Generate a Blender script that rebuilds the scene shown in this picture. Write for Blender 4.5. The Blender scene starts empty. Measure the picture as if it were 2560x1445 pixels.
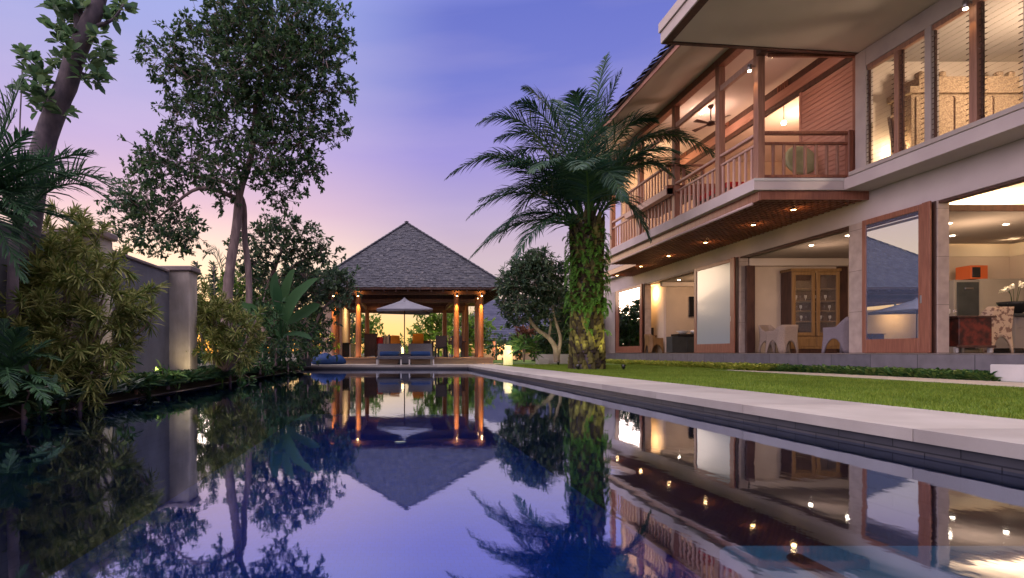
import bpy, math, random
import numpy as np
from mathutils import Vector, Matrix
R = math.radians
rng = np.random.default_rng(7)
random.seed(7)
SC = bpy.context.scene
COL = SC.collection
F, VX, HY = 1395.0, 1000.0, 882.0      # focal length and vanishing point of the survey, in photo pixels
GZ, WZ, FZ = -0.467, -0.62, -0.012     # lawn and deck level, water level, terrace floor level (eye = 0)

def P(x, y, d):
    return Vector(((x-VX)*d/F, d, (HY-y)*d/F))

# ------------------------------------------------------------------ materials
def nm(name):
    m = bpy.data.materials.new(name); m.use_nodes = True
    return m, m.node_tree.nodes, m.node_tree.links, m.node_tree.nodes['Principled BSDF']

def mat(name, col, rough=.6, metal=0, col2=None, scale=6, stretch=(1,1,1), bump=0, bscale=None, detail=5, spec=.5, lo=.35, hi=.65):
    m, N, L, b = nm(name)
    b.inputs['Roughness'].default_value = rough
    b.inputs['Metallic'].default_value = metal
    b.inputs['Specular IOR Level'].default_value = spec
    b.inputs['Base Color'].default_value = (*col, 1)
    if col2 is not None or bump:
        tc = N.new('ShaderNodeTexCoord'); mp = N.new('ShaderNodeMapping')
        mp.inputs['Scale'].default_value = stretch
        L.new(tc.outputs['Object'], mp.inputs['Vector'])
        n = N.new('ShaderNodeTexNoise'); n.inputs['Scale'].default_value = scale; n.inputs['Detail'].default_value = detail
        L.new(mp.outputs[0], n.inputs['Vector'])
        if col2 is not None:
            r = N.new('ShaderNodeValToRGB')
            r.color_ramp.elements[0].color = (*col, 1); r.color_ramp.elements[0].position = lo
            r.color_ramp.elements[1].color = (*col2, 1); r.color_ramp.elements[1].position = hi
            L.new(n.outputs['Fac'], r.inputs[0]); L.new(r.outputs[0], b.inputs['Base Color'])
        if bump:
            n2 = n
            if bscale:
                n2 = N.new('ShaderNodeTexNoise'); n2.inputs['Scale'].default_value = bscale; n2.inputs['Detail'].default_value = 4
                L.new(mp.outputs[0], n2.inputs['Vector'])
            bp = N.new('ShaderNodeBump'); bp.inputs['Strength'].default_value = bump; bp.inputs['Distance'].default_value = .02
            L.new(n2.outputs['Fac'], bp.inputs['Height']); L.new(bp.outputs[0], b.inputs['Normal'])
    return m

def leafmat(name, cols, rough=.45, trans=.35, edge=None, spec=.18):
    """cols: list of colours chosen per leaf"""
    m, N, L, b = nm(name)
    g = N.new('ShaderNodeNewGeometry'); r = N.new('ShaderNodeValToRGB')
    cr = r.color_ramp
    while len(cr.elements) < len(cols): cr.elements.new(.5)
    for i, c in enumerate(cols):
        cr.elements[i].position = i/(len(cols)-1); cr.elements[i].color = (*c, 1)
    L.new(g.outputs['Random Per Island'], r.inputs[0])
    b.inputs['Roughness'].default_value = max(rough,.55); b.inputs['Specular IOR Level'].default_value = spec
    L.new(r.outputs[0], b.inputs['Base Color'])
    t = N.new('ShaderNodeBsdfTranslucent'); mx = N.new('ShaderNodeMixShader'); mx.inputs[0].default_value = trans
    L.new(r.outputs[0], t.inputs['Color'])
    L.new(b.outputs[0], mx.inputs[1]); L.new(t.outputs[0], mx.inputs[2])
    L.new(mx.outputs[0], N['Material Output'].inputs['Surface'])
    return m

def emat(name, col, s):
    m, N, L, b = nm(name)
    b.inputs['Base Color'].default_value = (*col, 1)
    b.inputs['Emission Color'].default_value = (*col, 1); b.inputs['Emission Strength'].default_value = s
    return m

def glassmat(name, refl, tint=(1,1,1), rough=.0, gcol=(.95,.95,1)):
    m, N, L, b = nm(name); N.remove(b)
    tr = N.new('ShaderNodeBsdfTransparent'); tr.inputs[0].default_value = (*tint, 1)
    gl = N.new('ShaderNodeBsdfGlossy'); gl.inputs[0].default_value = (*gcol, 1); gl.inputs['Roughness'].default_value = rough
    mx = N.new('ShaderNodeMixShader'); mx.inputs[0].default_value = refl
    L.new(tr.outputs[0], mx.inputs[1]); L.new(gl.outputs[0], mx.inputs[2]); L.new(mx.outputs[0], N['Material Output'].inputs['Surface'])
    return m

def blockmat(name, c1, c2, mortar, w, h, msize=.01, rough=.6, axes='XY', bump=.3):
    """stone or tile courses; axes picks the plane"""
    m, N, L, b = nm(name)
    tc = N.new('ShaderNodeTexCoord'); sp = N.new('ShaderNodeSeparateXYZ'); cb = N.new('ShaderNodeCombineXYZ')
    L.new(tc.outputs['Object'], sp.inputs[0])
    L.new(sp.outputs[axes[0]], cb.inputs[0]); L.new(sp.outputs[axes[1]], cb.inputs[1])
    br = N.new('ShaderNodeTexBrick'); L.new(cb.outputs[0], br.inputs['Vector'])
    br.inputs['Scale'].default_value = 1; br.inputs['Brick Width'].default_value = w; br.inputs['Row Height'].default_value = h
    br.inputs['Mortar Size'].default_value = msize; br.inputs['Color1'].default_value = (*c1, 1); br.inputs['Color2'].default_value = (*c2, 1)
    br.inputs['Mortar'].default_value = (*mortar, 1)
    n = N.new('ShaderNodeTexNoise'); n.inputs['Scale'].default_value = 5; n.inputs['Detail'].default_value = 6
    L.new(tc.outputs['Object'], n.inputs['Vector'])
    mx = N.new('ShaderNodeMix'); mx.data_type = 'RGBA'; mx.blend_type = 'MULTIPLY'; mx.inputs[0].default_value = .5
    L.new(br.outputs['Color'], mx.inputs[6]); 
    r = N.new('ShaderNodeValToRGB'); r.color_ramp.elements[0].color = (.5,.5,.5,1); r.color_ramp.elements[0].position=.3; r.color_ramp.elements[1].position=.65
    L.new(n.outputs['Fac'], r.inputs[0]); L.new(r.outputs[0], mx.inputs[7])
    L.new(mx.outputs[2], b.inputs['Base Color']); b.inputs['Roughness'].default_value = rough
    bp = N.new('ShaderNodeBump'); bp.inputs['Strength'].default_value = bump; bp.inputs['Distance'].default_value = .01; bp.invert = True
    L.new(br.outputs['Fac'], bp.inputs['Height']); L.new(bp.outputs[0], b.inputs['Normal'])
    return m

M = {}
M['plaster'] = mat('plaster', (.40,.35,.34), .8, col2=(.47,.41,.39), scale=2.2, bump=.1, bscale=60)
M['plaster_warm'] = mat('plaster_warm', (.50,.40,.33), .8, col2=(.56,.45,.37), scale=1.6, bump=.06, bscale=40)
M['plaster_grey'] = mat('plaster_grey', (.52,.45,.46), .8, col2=(.56,.49,.49), scale=1.5, bump=.08, bscale=40)
M['cream'] = mat('cream', (.66,.56,.44), .8, col2=(.7,.6,.48), scale=1.5)
M['soffit'] = mat('soffit', (.62,.53,.48), .85, col2=(.66,.56,.51), scale=.8, bump=.04, bscale=30)
M['conc'] = blockmat('column_stone', (.48,.38,.34), (.42,.34,.31), (.22,.18,.17), 3, .95, .006, .75, 'XZ')
M['garden_wall'] = mat('garden_wall', (.10,.10,.125), .85, col2=(.13,.13,.16), scale=1.2, bump=.15, bscale=50)
M['pillar'] = mat('pillar_stone', (.40,.35,.31), .8, col2=(.27,.24,.22), scale=1.6, stretch=(2.5,2.5,.6), bump=.2, bscale=30, detail=8)
M['ceiling_in'] = mat('ceiling_inner', (.30,.25,.22), .85, col2=(.34,.285,.25), scale=.8)
M['capstone'] = mat('capstone', (.14,.11,.11), .7, col2=(.2,.15,.14), scale=3, bump=.1)
M['coping'] = mat('coping', (.40,.365,.335), .6, col2=(.46,.43,.395), scale=1.3, bump=.08, bscale=70, detail=8)
M['coping_joint'] = mat('joint', (.18,.17,.18), .8)
M['terrace'] = blockmat('terrace_stone', (.13,.125,.16), (.18,.165,.19), (.04,.04,.05), 1.1, 2, .008, .55, 'YZ')
M['terrace_floor'] = blockmat('terrace_floor', (.22,.19,.19), (.26,.22,.21), (.1,.09,.09), .8, .8, .006, .3, 'XY', .1)
M['wood_red'] = mat('wood_red', (.20,.075,.05), .42, col2=(.29,.12,.078), scale=3, stretch=(9,9,.8), bump=.08, detail=6)
M['wood_mid'] = mat('wood_mid', (.24,.12,.085), .5, col2=(.33,.17,.12), scale=3, stretch=(9,9,.8), bump=.08)
M['wood_brown'] = mat('wood_brown', (.10,.045,.03), .5, col2=(.15,.07,.045), scale=3, stretch=(5,5,1), bump=.08)
M['wood_hz'] = mat('wood_boards', (.25,.095,.06), .5, col2=(.18,.065,.045), scale=3, stretch=(1,.6,9), bump=.08)
M['wood_dark'] = mat('wood_dark', (.05,.022,.018), .5, col2=(.085,.038,.028), scale=3, stretch=(5,5,1), bump=.08)
M['wood_pink'] = mat('wood_rail', (.42,.26,.22), .5, col2=(.52,.33,.28), scale=3, stretch=(9,9,.8), bump=.05)
M['wood_siding'] = mat('wood_siding', (.38,.18,.135), .5, col2=(.46,.24,.18), scale=2, stretch=(1,.8,10), bump=.05)
M['wood_gold'] = mat('wood_gold', (.20,.11,.045), .45, col2=(.27,.155,.065), scale=3, stretch=(8,8,.8), bump=.06)
M['deckwood'] = mat('deckwood', (.22,.15,.11), .6, col2=(.3,.2,.14), scale=2, stretch=(.8,8,8), bump=.1)
M['column_wood'] = mat('column_wood', (.24,.09,.04), .45, col2=(.32,.14,.065), scale=3, stretch=(7,7,.7), bump=.1)
M['shingle'] = leafmat('shingle', [(.03,.032,.045),(.06,.062,.08),(.045,.048,.066),(.085,.085,.10)], .75, 0)
M['shingle_far'] = leafmat('shingle_far', [(.05,.055,.1),(.08,.085,.14)], .8, 0)
M['bark'] = mat('bark', (.12,.085,.085), .85, col2=(.24,.175,.165), scale=5, stretch=(2,2,.5), bump=.5, detail=8)
M['bark_dark'] = mat('bark_dark', (.045,.035,.05), .85, col2=(.11,.085,.1), scale=7, stretch=(1.5,1.5,.9), bump=.5, detail=8)
M['bark_pale'] = mat('bark_pale', (.24,.2,.15), .85, col2=(.36,.3,.24), scale=5, stretch=(2,2,.7), bump=.4)
M['leaf_tree'] = leafmat('leaf_tree', [(.022,.06,.03),(.05,.11,.045),(.08,.15,.045),(.035,.08,.06),(.11,.15,.07)], .38, .3)
M['leaf_tree2'] = leafmat('leaf_tree_mid', [(.02,.05,.04),(.05,.1,.06),(.08,.14,.05),(.06,.06,.05)], .4, .4)
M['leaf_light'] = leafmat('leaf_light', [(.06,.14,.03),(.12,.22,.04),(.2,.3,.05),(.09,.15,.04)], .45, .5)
M['leaf_big'] = leafmat('leaf_big', [(.05,.1,.06),(.08,.16,.07),(.14,.22,.09),(.06,.11,.08)], .38, .4)
M['leaf_var'] = leafmat('leaf_variegated', [(.06,.11,.022),(.14,.19,.045),(.36,.36,.13),(.10,.12,.035),(.27,.27,.09)], .45, .3)
M['leaf_palm'] = leafmat('leaf_palm', [(.014,.045,.028),(.028,.075,.038),(.018,.055,.055),(.05,.10,.035)], .32, .2)
M['leaf_areca'] = leafmat('leaf_areca', [(.02,.06,.03),(.04,.1,.04),(.025,.05,.045)], .35, .25)
M['leaf_frang'] = leafmat('leaf_frangipani', [(.03,.065,.05),(.06,.11,.06),(.1,.15,.08),(.045,.08,.07)], .38, .3)
M['leaf_fern'] = leafmat('leaf_fern', [(.05,.14,.02),(.09,.22,.03),(.14,.3,.05)], .45, .35)
M['leaf_cover'] = leafmat('leaf_cover', [(.04,.12,.05),(.09,.2,.06),(.16,.28,.07),(.22,.3,.1)], .45, .35)
M['leaf_yellow'] = leafmat('leaf_yellow_cover', [(.26,.36,.05),(.42,.48,.08),(.6,.6,.14),(.18,.28,.05)], .45, .35)
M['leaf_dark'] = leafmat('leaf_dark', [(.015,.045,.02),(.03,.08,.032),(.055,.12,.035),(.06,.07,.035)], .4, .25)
M['leaf_pale'] = leafmat('leaf_pale', [(.3,.34,.28),(.42,.45,.4),(.22,.28,.18),(.1,.16,.08)], .45, .3)
M['leaf_bronze'] = leafmat('leaf_bronze', [(.12,.05,.04),(.2,.1,.06),(.08,.04,.05)], .45, .3)
M['leaf_banana'] = leafmat('leaf_banana', [(.018,.06,.024),(.03,.085,.03),(.045,.11,.035)], .7, .35)
M['grassblade'] = leafmat('grass_blade', [(.13,.21,.03),(.18,.29,.04),(.26,.36,.06)], .55, .3)
M['lawn'] = mat('lawn', (.085,.15,.02), .9, col2=(.14,.23,.025), scale=1.3, bump=.4, bscale=90, detail=9)
M['soil'] = mat('soil', (.03,.025,.02), .95, col2=(.05,.045,.03), scale=4, bump=.4)
M['path'] = mat('path_stone', (.52,.46,.36), .75, col2=(.6,.53,.42), scale=2, bump=.1, bscale=60)
M['whitestone'] = mat('white_stone', (.5,.49,.5), .65, col2=(.58,.56,.57), scale=3, bump=.08)
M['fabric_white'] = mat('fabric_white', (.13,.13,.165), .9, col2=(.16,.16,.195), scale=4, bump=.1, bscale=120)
M['fabric_blue'] = mat('fabric_blue', (.004,.03,.13), .8, col2=(.006,.045,.18), scale=3, bump=.25, bscale=9)
M['wicker_grey'] = mat('wicker_grey', (.06,.058,.075), .7, col2=(.1,.096,.115), scale=40, bump=.4)
M['wicker_pale'] = mat('wicker_pale', (.24,.18,.155), .75, col2=(.31,.24,.2), scale=50, bump=.4)
M['wicker_mauve'] = mat('wicker_mauve', (.15,.125,.155), .75, col2=(.2,.17,.2), scale=50, bump=.4)
M['pattern_fabric'] = mat('pattern_fabric', (.55,.42,.3), .85, col2=(.22,.13,.1), scale=14, stretch=(1,1,1), bump=.1, lo=.5, hi=.56, detail=6)
M['red'] = mat('red_cloth', (.5,.03,.03), .8, bump=.1)
M['orange'] = mat('orange_cloth', (.75,.28,.03), .8, bump=.1)
M['stripe'] = mat('striped_cloth', (.03,.02,.03), .8, col2=(.6,.5,.4), scale=3, stretch=(9,.1,.1), lo=.48, hi=.52, detail=0)
M['black'] = mat('black_gloss', (.012,.012,.014), .25)
M['charcoal'] = mat('charcoal_panel', (.035,.04,.042), .5, col2=(.05,.055,.057), scale=5)
M['steel'] = mat('steel', (.35,.35,.36), .35, metal=1)
M['grey_cab'] = mat('grey_cabinet', (.24,.21,.2), .4, col2=(.28,.25,.23), scale=2)
M['grey_cab2'] = mat('beige_cabinet', (.38,.33,.27), .45, col2=(.42,.36,.3), scale=2)
M['orange_box'] = mat('orange_lacquer', (.6,.12,.03), .4)
M['red_chest'] = mat('red_lacquer_chest', (.16,.03,.02), .4, col2=(.035,.012,.01), scale=7, stretch=(1,1,1), bump=.2, lo=.4, hi=.6, detail=8)
M['carved'] = mat('carved_wood', (.40,.28,.18), .75, col2=(.26,.17,.11), scale=34, bump=1, detail=8, lo=.42, hi=.58)
M['ceramic'] = mat('white_ceramic', (.7,.68,.66), .3)
M['petal'] = mat('white_petal', (.8,.76,.62), .6)
M['pot'] = mat('black_pot', (.012,.012,.014), .5, bump=.1, scale=10)
M['pipe'] = mat('rail_pipe', (.42,.3,.29), .4)
M['bulb'] = emat('bulb', (1,.78,.5), 30)
M['bulb_orange'] = emat('bulb_orange', (1,.6,.22), 30)
M['lampglow'] = emat('garden_lamp_glow', (1,.86,.42), .62)
M['candle'] = emat('candle_glow', (1,.6,.2), 6)
M['yellow_bulb'] = emat('yellow_lantern', (1,.6,.05), 3)
M['screenlight'] = emat('far_lit_wall', (1,.5,.2), .45)
M['glass_mirror'] = glassmat('door_glass', .72, (.8,.85,.9))
M['glass_clear'] = glassmat('clear_glass', .12, (.97,.97,.97))
M['glass_louvre'] = glassmat('louvre_glass', .16, (.97,.96,.95), .02)
M['hill'] = mat('hill', (.04,.05,.09), .95, col2=(.06,.07,.12), scale=.1)
M['tile'] = blockmat('pool_tile', (.003,.10,.68), (.004,.12,.78), (.002,.06,.4), .1, .1, .004, .4, 'XY', .1)
M['tile_side'] = blockmat('pool_side_tile', (.05,.05,.06), (.075,.072,.08), (.015,.015,.02), .42, .1, .005, .4, 'YZ', .4)
M['ledge'] = mat('pool_ledge', (.42,.5,.56), .5, col2=(.48,.56,.62), scale=2)

# blind pane: pale roller screen behind glass
def blindmat():
    m, N, L, b = nm('screened_glass')
    b.inputs['Base Color'].default_value = (.33,.38,.42,1); b.inputs['Roughness'].default_value = .25
    b.inputs['Coat Weight'].default_value = .25; b.inputs['Coat Roughness'].default_value = .08
    b.inputs['Emission Strength'].default_value = 0
    return m
M['glass_screen'] = blindmat()
def tintmat():
    m, N, L, b = nm('tinted_glass')
    b.inputs['Base Color'].default_value = (.10,.14,.25,1); b.inputs['Roughness'].default_value = .3
    gl = N.new('ShaderNodeBsdfGlossy'); gl.inputs[0].default_value = (.92,.95,1,1); gl.inputs['Roughness'].default_value = 0
    mx = N.new('ShaderNodeMixShader'); mx.inputs[0].default_value = .52
    L.new(b.outputs[0], mx.inputs[1]); L.new(gl.outputs[0], mx.inputs[2]); L.new(mx.outputs[0], N['Material Output'].inputs['Surface']); return m
M['glass_tint'] = tintmat()
def vary(m, col_b, scale, geo=False, amt=.6):
    """large-scale tone change multiplied into a material's colour"""
    N, L = m.node_tree.nodes, m.node_tree.links; b = N['Principled BSDF']; src = b.inputs['Base Color'].links[0].from_socket; outs = [l.to_socket for l in src.links]
    n = N.new('ShaderNodeTexNoise'); n.inputs['Scale'].default_value = scale; n.inputs['Detail'].default_value = 6; tc = N.new('ShaderNodeTexCoord'); L.new(tc.outputs['Object'], n.inputs['Vector'])
    f = n.outputs['Fac']; r = N.new('ShaderNodeMapRange'); r.inputs['From Min'].default_value = .35; r.inputs['From Max'].default_value = .65
    if geo: g = N.new('ShaderNodeNewGeometry'); f = g.outputs['Random Per Island']; r.inputs['From Min'].default_value = 0; r.inputs['From Max'].default_value = 1
    L.new(f, r.inputs[0]); r.inputs['To Max'].default_value = amt
    mx = N.new('ShaderNodeMix'); mx.data_type = 'RGBA'; mx.blend_type = 'MULTIPLY'; L.new(r.outputs[0], mx.inputs[0]); L.new(src, mx.inputs[6]); mx.inputs[7].default_value = (*col_b, 1)
    for o in outs: L.new(mx.outputs[2], o)
vary(M['grassblade'], (.55,.62,.5), 1.1); vary(M['grassblade'], (1,.8,.55), 4); vary(M['lawn'], (.6,.65,.5), 1.1)
vary(M['coping'], (.72,.72,.74), 0, True, .9); vary(M['coping'], (.7,.68,.66), 2.2, amt=.5)
vary(M['garden_wall'], (.6,.6,.62), .8, amt=.8); vary(M['garden_wall'], (.6,.58,.55), 3.5, amt=.5); vary(M['pillar'], (.62,.6,.55), 3, amt=.6); vary(M['soffit'], (.84,.82,.8), .6)
vary(M['plaster_grey'], (.78,.76,.76), .9); vary(M['plaster'], (.8,.77,.75), .7)

def watermat():
    m, N, L, b = nm('water'); N.remove(b)
    tc = N.new('ShaderNodeTexCoord'); mp = N.new('ShaderNodeMapping'); mp.inputs['Scale'].default_value = (1,.6,1)
    L.new(tc.outputs['Object'], mp.inputs[0])
    n = N.new('ShaderNodeTexNoise'); n.inputs['Scale'].default_value = 1.6; n.inputs['Detail'].default_value = 2; n.inputs['Roughness'].default_value=.35
    L.new(mp.outputs[0], n.inputs['Vector'])
    bp = N.new('ShaderNodeBump'); bp.inputs['Strength'].default_value = .2; bp.inputs['Distance'].default_value = .011
    L.new(n.outputs['Fac'], bp.inputs['Height'])
    n2 = N.new('ShaderNodeTexNoise'); n2.inputs['Scale'].default_value = 9; n2.inputs['Detail'].default_value = 3; L.new(mp.outputs[0], n2.inputs['Vector'])
    b1 = bp; bp = N.new('ShaderNodeBump'); bp.inputs['Strength'].default_value = .12; bp.inputs['Distance'].default_value = .0035
    L.new(n2.outputs['Fac'], bp.inputs['Height']); L.new(b1.outputs[0], bp.inputs['Normal'])
    tr = N.new('ShaderNodeBsdfTransparent'); tr.inputs[0].default_value = (.35,.75,1,1)
    gl = N.new('ShaderNodeBsdfGlossy'); gl.inputs['Roughness'].default_value = .03; gl.inputs[0].default_value = (.72,.80,1,1)
    L.new(bp.outputs[0], gl.inputs['Normal'])
    fr = N.new('ShaderNodeFresnel'); fr.inputs['IOR'].default_value = 1.9
    mr = N.new('ShaderNodeMapRange'); mr.inputs['From Min'].default_value = .1; mr.inputs['From Max'].default_value = .75
    mr.inputs['To Min'].default_value = .56; mr.inputs['To Max'].default_value = .9
    L.new(fr.outputs[0], mr.inputs[0])
    mx = N.new('ShaderNodeMixShader'); L.new(mr.outputs[0], mx.inputs[0])
    L.new(tr.outputs[0], mx.inputs[1]); L.new(gl.outputs[0], mx.inputs[2]); L.new(mx.outputs[0], N['Material Output'].inputs['Surface'])
    return m
M['water'] = watermat()

# ------------------------------------------------------------------ object helpers
def setp(o, label=None, cat=None, group=None, kind=None):
    if label: o['label'] = label
    if cat: o['category'] = cat
    if group: o['group'] = group
    if kind: o['kind'] = kind
    return o

def thing(name, label, cat, loc, group=None):
    o = bpy.data.objects.new(name, None); COL.objects.link(o); o.empty_display_size = .2
    o.location = loc
    return setp(o, label, cat, group)

def link(name, me, m, parent=None):
    o = bpy.data.objects.new(name, me); COL.objects.link(o)
    if m is not None:
        me.materials.append(M[m] if isinstance(m, str) else m)
    if parent is not None:
        o.parent = parent
        if parent.type == 'EMPTY' : o.location = -Vector(parent.location)
    return o

class MB:
    """collects shapes in world coordinates and links them as ONE mesh"""
    def __init__(s): s.v = []; s.f = []; s.sm = []
    def add(s, vs, fs, smooth=False):
        k = len(s.v); s.v += [tuple(p) for p in vs]; s.f += [tuple(i+k for i in f) for f in fs]; s.sm += [smooth]*len(fs); return s
    def box(s, x0, x1, y0, y1, z0, z1):
        v = [(x0,y0,z0),(x1,y0,z0),(x1,y1,z0),(x0,y1,z0),(x0,y0,z1),(x1,y0,z1),(x1,y1,z1),(x0,y1,z1)]
        return s.add(v, [(0,3,2,1),(4,5,6,7),(0,1,5,4),(1,2,6,5),(2,3,7,6),(3,0,4,7)])
    def bbox(s, x0, x1, y0, y1, z0, z1, b=.01):
        """box with chamfered vertical and top edges"""
        b = min(b, (x1-x0)*.4, (y1-y0)*.4, (z1-z0)*.4)
        ring = lambda o, z: [(x0+o+b,y0+o,z),(x1-o-b,y0+o,z),(x1-o,y0+o+b,z),(x1-o,y1-o-b,z),(x1-o-b,y1-o,z),(x0+o+b,y1-o,z),(x0+o,y1-o-b,z),(x0+o,y0+o+b,z)]
        v = ring(b*.7, z0)+ring(0, z0+b)+ring(0, z1-b)+ring(b*.7, z1)
        f = [tuple(range(7,-1,-1)), tuple(range(24,32))]
        for k in range(3):
            for i in range(8):
                j = (i+1) % 8; f.append((k*8+i, k*8+j, k*8+8+j, k*8+8+i))
        return s.add(v, f)
    def prism(s, pts, d):
        """pts: 3D polygon, extruded by vector d"""
        d = Vector(d); n = len(pts); v = [Vector(p) for p in pts]+[Vector(p)+d for p in pts]
        f = [tuple(range(n-1,-1,-1)), tuple(range(n, 2*n))]+[(i,(i+1)%n,n+(i+1)%n,n+i) for i in range(n)]
        return s.add(v, f)
    def bar(s, a, b, w, h=None):
        """rectangular bar from a to b"""
        h = h or w; a = Vector(a); b = Vector(b); d = (b-a).normalized()
        u = d.cross(Vector((0,0,1)));  u = Vector((1,0,0)) if u.length < 1e-3 else u.normalized(); t = u.cross(d)
        v = []
        for p in (a, b):
            for i, j in ((-1,-1),(1,-1),(1,1),(-1,1)): v.append(p+u*w/2*i+t*h/2*j)
        return s.add(v, [(3,2,1,0),(4,5,6,7),(0,1,5,4),(1,2,6,5),(2,3,7,6),(3,0,4,7)])
    def tube(s, pts, rad, n=10, cap=True, smooth=True, wob=0):
        pts = [Vector(p) for p in pts]; rad = rad if hasattr(rad, '__len__') else [rad]*len(pts)
        v = []; f = []; up = Vector((0,0,1)); pu = None
        for i, p in enumerate(pts):
            d = (pts[min(i+1,len(pts)-1)]-pts[max(i-1,0)]).normalized()
            if pu is None: pu = d.cross(Vector((.3,1,.1))).normalized()
            u = (pu-d*pu.dot(d)).normalized(); pu = u; t = d.cross(u)
            for k in range(n):
                a = 2*math.pi*k/n; r = rad[i]*(1+wob*(random.random()-.5))
                v.append(p+u*math.cos(a)*r+t*math.sin(a)*r)
        for i in range(len(pts)-1):
            for k in range(n):
                q = (k+1) % n; f.append((i*n+k, i*n+q, i*n+n+q, i*n+n+k))
        if cap: f += [tuple(range(n-1,-1,-1)), tuple(range((len(pts)-1)*n, len(pts)*n))]
        return s.add(v, f, smooth)
    def lathe(s, c, prof, n=20, smooth=True):
        """prof: (r, z) pairs"""
        v = []; f = []
        for r, z in prof:
            for k in range(n):
                a = 2*math.pi*k/n; v.append((c[0]+r*math.cos(a), c[1]+r*math.sin(a), c[2]+z))
        for i in range(len(prof)-1):
            for k in range(n):
                q = (k+1) % n; f.append((i*n+k, i*n+q, i*n+n+q, i*n+n+k))
        f += [tuple(range(n-1,-1,-1)), tuple(range((len(prof)-1)*n, len(prof)*n))]
        return s.add(v, f, smooth)
    def build(s, name, m, parent=None):
        me = bpy.data.meshes.new(name); me.from_pydata(s.v, [], s.f)
        me.polygons.foreach_set('use_smooth', s.sm); me.update()
        return link(name, me, m, parent)

def smooth_curve(pts, n=8):
    """Catmull-Rom through pts"""
    pts = [Vector(p) for p in pts]; q = [pts[0]*2-pts[1]]+pts+[pts[-1]*2-pts[-2]]; out = []
    for i in range(1, len(q)-2):
        for k in range(n):
            t = k/n; a, b, c, d = q[i-1], q[i], q[i+1], q[i+2]
            out.append(.5*((2*b)+(c-a)*t+(2*a-5*b+4*c-d)*t*t+(3*b-a-3*c+d)*t**3))
    out.append(pts[-1]); return out

def fastmesh(name, V, k, m, parent=None, faces=None):
    """V: (n*verts_per, 3) array; k verts per face if faces is None"""
    me = bpy.data.meshes.new(name); V = np.asarray(V, dtype=np.float32).reshape(-1, 3)
    if faces is None:
        nf = len(V)//k; idx = np.arange(len(V), dtype=np.int32)
    else:
        faces = np.asarray(faces, dtype=np.int32); nf, k = faces.shape; idx = faces.ravel()
    me.vertices.add(len(V)); me.vertices.foreach_set('co', V.ravel())
    me.loops.add(nf*k); me.loops.foreach_set('vertex_index', idx)
    me.polygons.add(nf); me.polygons.foreach_set('loop_start', np.arange(nf, dtype=np.int32)*k)
    me.polygons.foreach_set('loop_total', np.full(nf, k, dtype=np.int32)); me.update(calc_edges=True)
    return link(name, me, m, parent)

def norm(a): return a/np.maximum(np.linalg.norm(a, axis=-1, keepdims=True), 1e-9)
def rdir(n): return norm(rng.normal(size=(n,3)))

def leafverts(c, d, nrm, L, W, kind='diamond', fold=.25, droop=0):
    """c base (n,3), d direction, nrm approximate normal; L, W arrays or floats"""
    n = len(c); d = norm(d); s = norm(np.cross(d, nrm)); u = np.cross(s, d)
    L = np.broadcast_to(np.asarray(L, float), (n,))[:,None]; W = np.broadcast_to(np.asarray(W, float), (n,))[:,None]
    z = np.array([0,0,1.])
    if kind == 'diamond':
        V = np.stack([c, c+d*L*.45+s*W*.5, c+d*L, c+d*L*.45-s*W*.5], 1)
        return V.reshape(-1,3), None
    # folded oval leaf: base, tip, 2 left, 2 right
    b = c; t = c+d*L-z*L*droop
    V = np.stack([b, c+d*L*.5-z*L*droop*.25, t, c+d*L*.3+s*W*.46+u*W*fold, c+d*L*.72+s*W*.4+u*W*fold-z*L*droop*.5,
                  c+d*L*.3-s*W*.46+u*W*fold, c+d*L*.72-s*W*.4+u*W*fold-z*L*droop*.5], 1)
    f = np.array([[0,3,4,1],[1,4,2,2],[0,1,6,5],[1,2,6,6]])
    f = np.array([[0,3,4,1],[0,1,6,5],[1,4,2,6]])
    Fc = (f[None]+np.arange(n)[:,None,None]*7).reshape(-1,4)
    return V.reshape(-1,3), Fc

def leafobj(name, parts, m, parent):
    """parts: list of (V, faces or None)"""
    Vs = []; Fs = []; k = 0
    for V, Fc in parts:
        if Fc is None: Fc = np.arange(len(V)).reshape(-1,4)
        Vs.append(V); Fs.append(Fc+k); k += len(V)
    return fastmesh(name, np.concatenate(Vs), 4, m, parent, np.concatenate(Fs))

def lamp(name, kind, loc, power, col, size=.1, target=None, spot=None, parent=None, blend=.6):
    l = bpy.data.lights.new(name, kind); l.energy = power; l.color = col
    if kind == 'AREA': l.size = size
    else: l.shadow_soft_size = size
    if spot: l.spot_size = R(spot); l.spot_blend = blend
    o = bpy.data.objects.new(name, l); COL.objects.link(o); o.location = loc
    if target is not None: o.rotation_euler = (Vector(target)-Vector(loc)).to_track_quat('-Z', 'Y').to_euler()
    o.visible_glossy = False
    return o

def copytree(o, loc, label=None, rotz=None, parent=None):
    c = o.copy(); COL.objects.link(c)
    if parent is None:
        c.location = loc
        if rotz is not None: c.rotation_euler = (0,0,rotz)
        if label: c['label'] = label
    else: c.parent = parent
    for ch in list(o.children): copytree(ch, None, parent=c)
    return c
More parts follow.
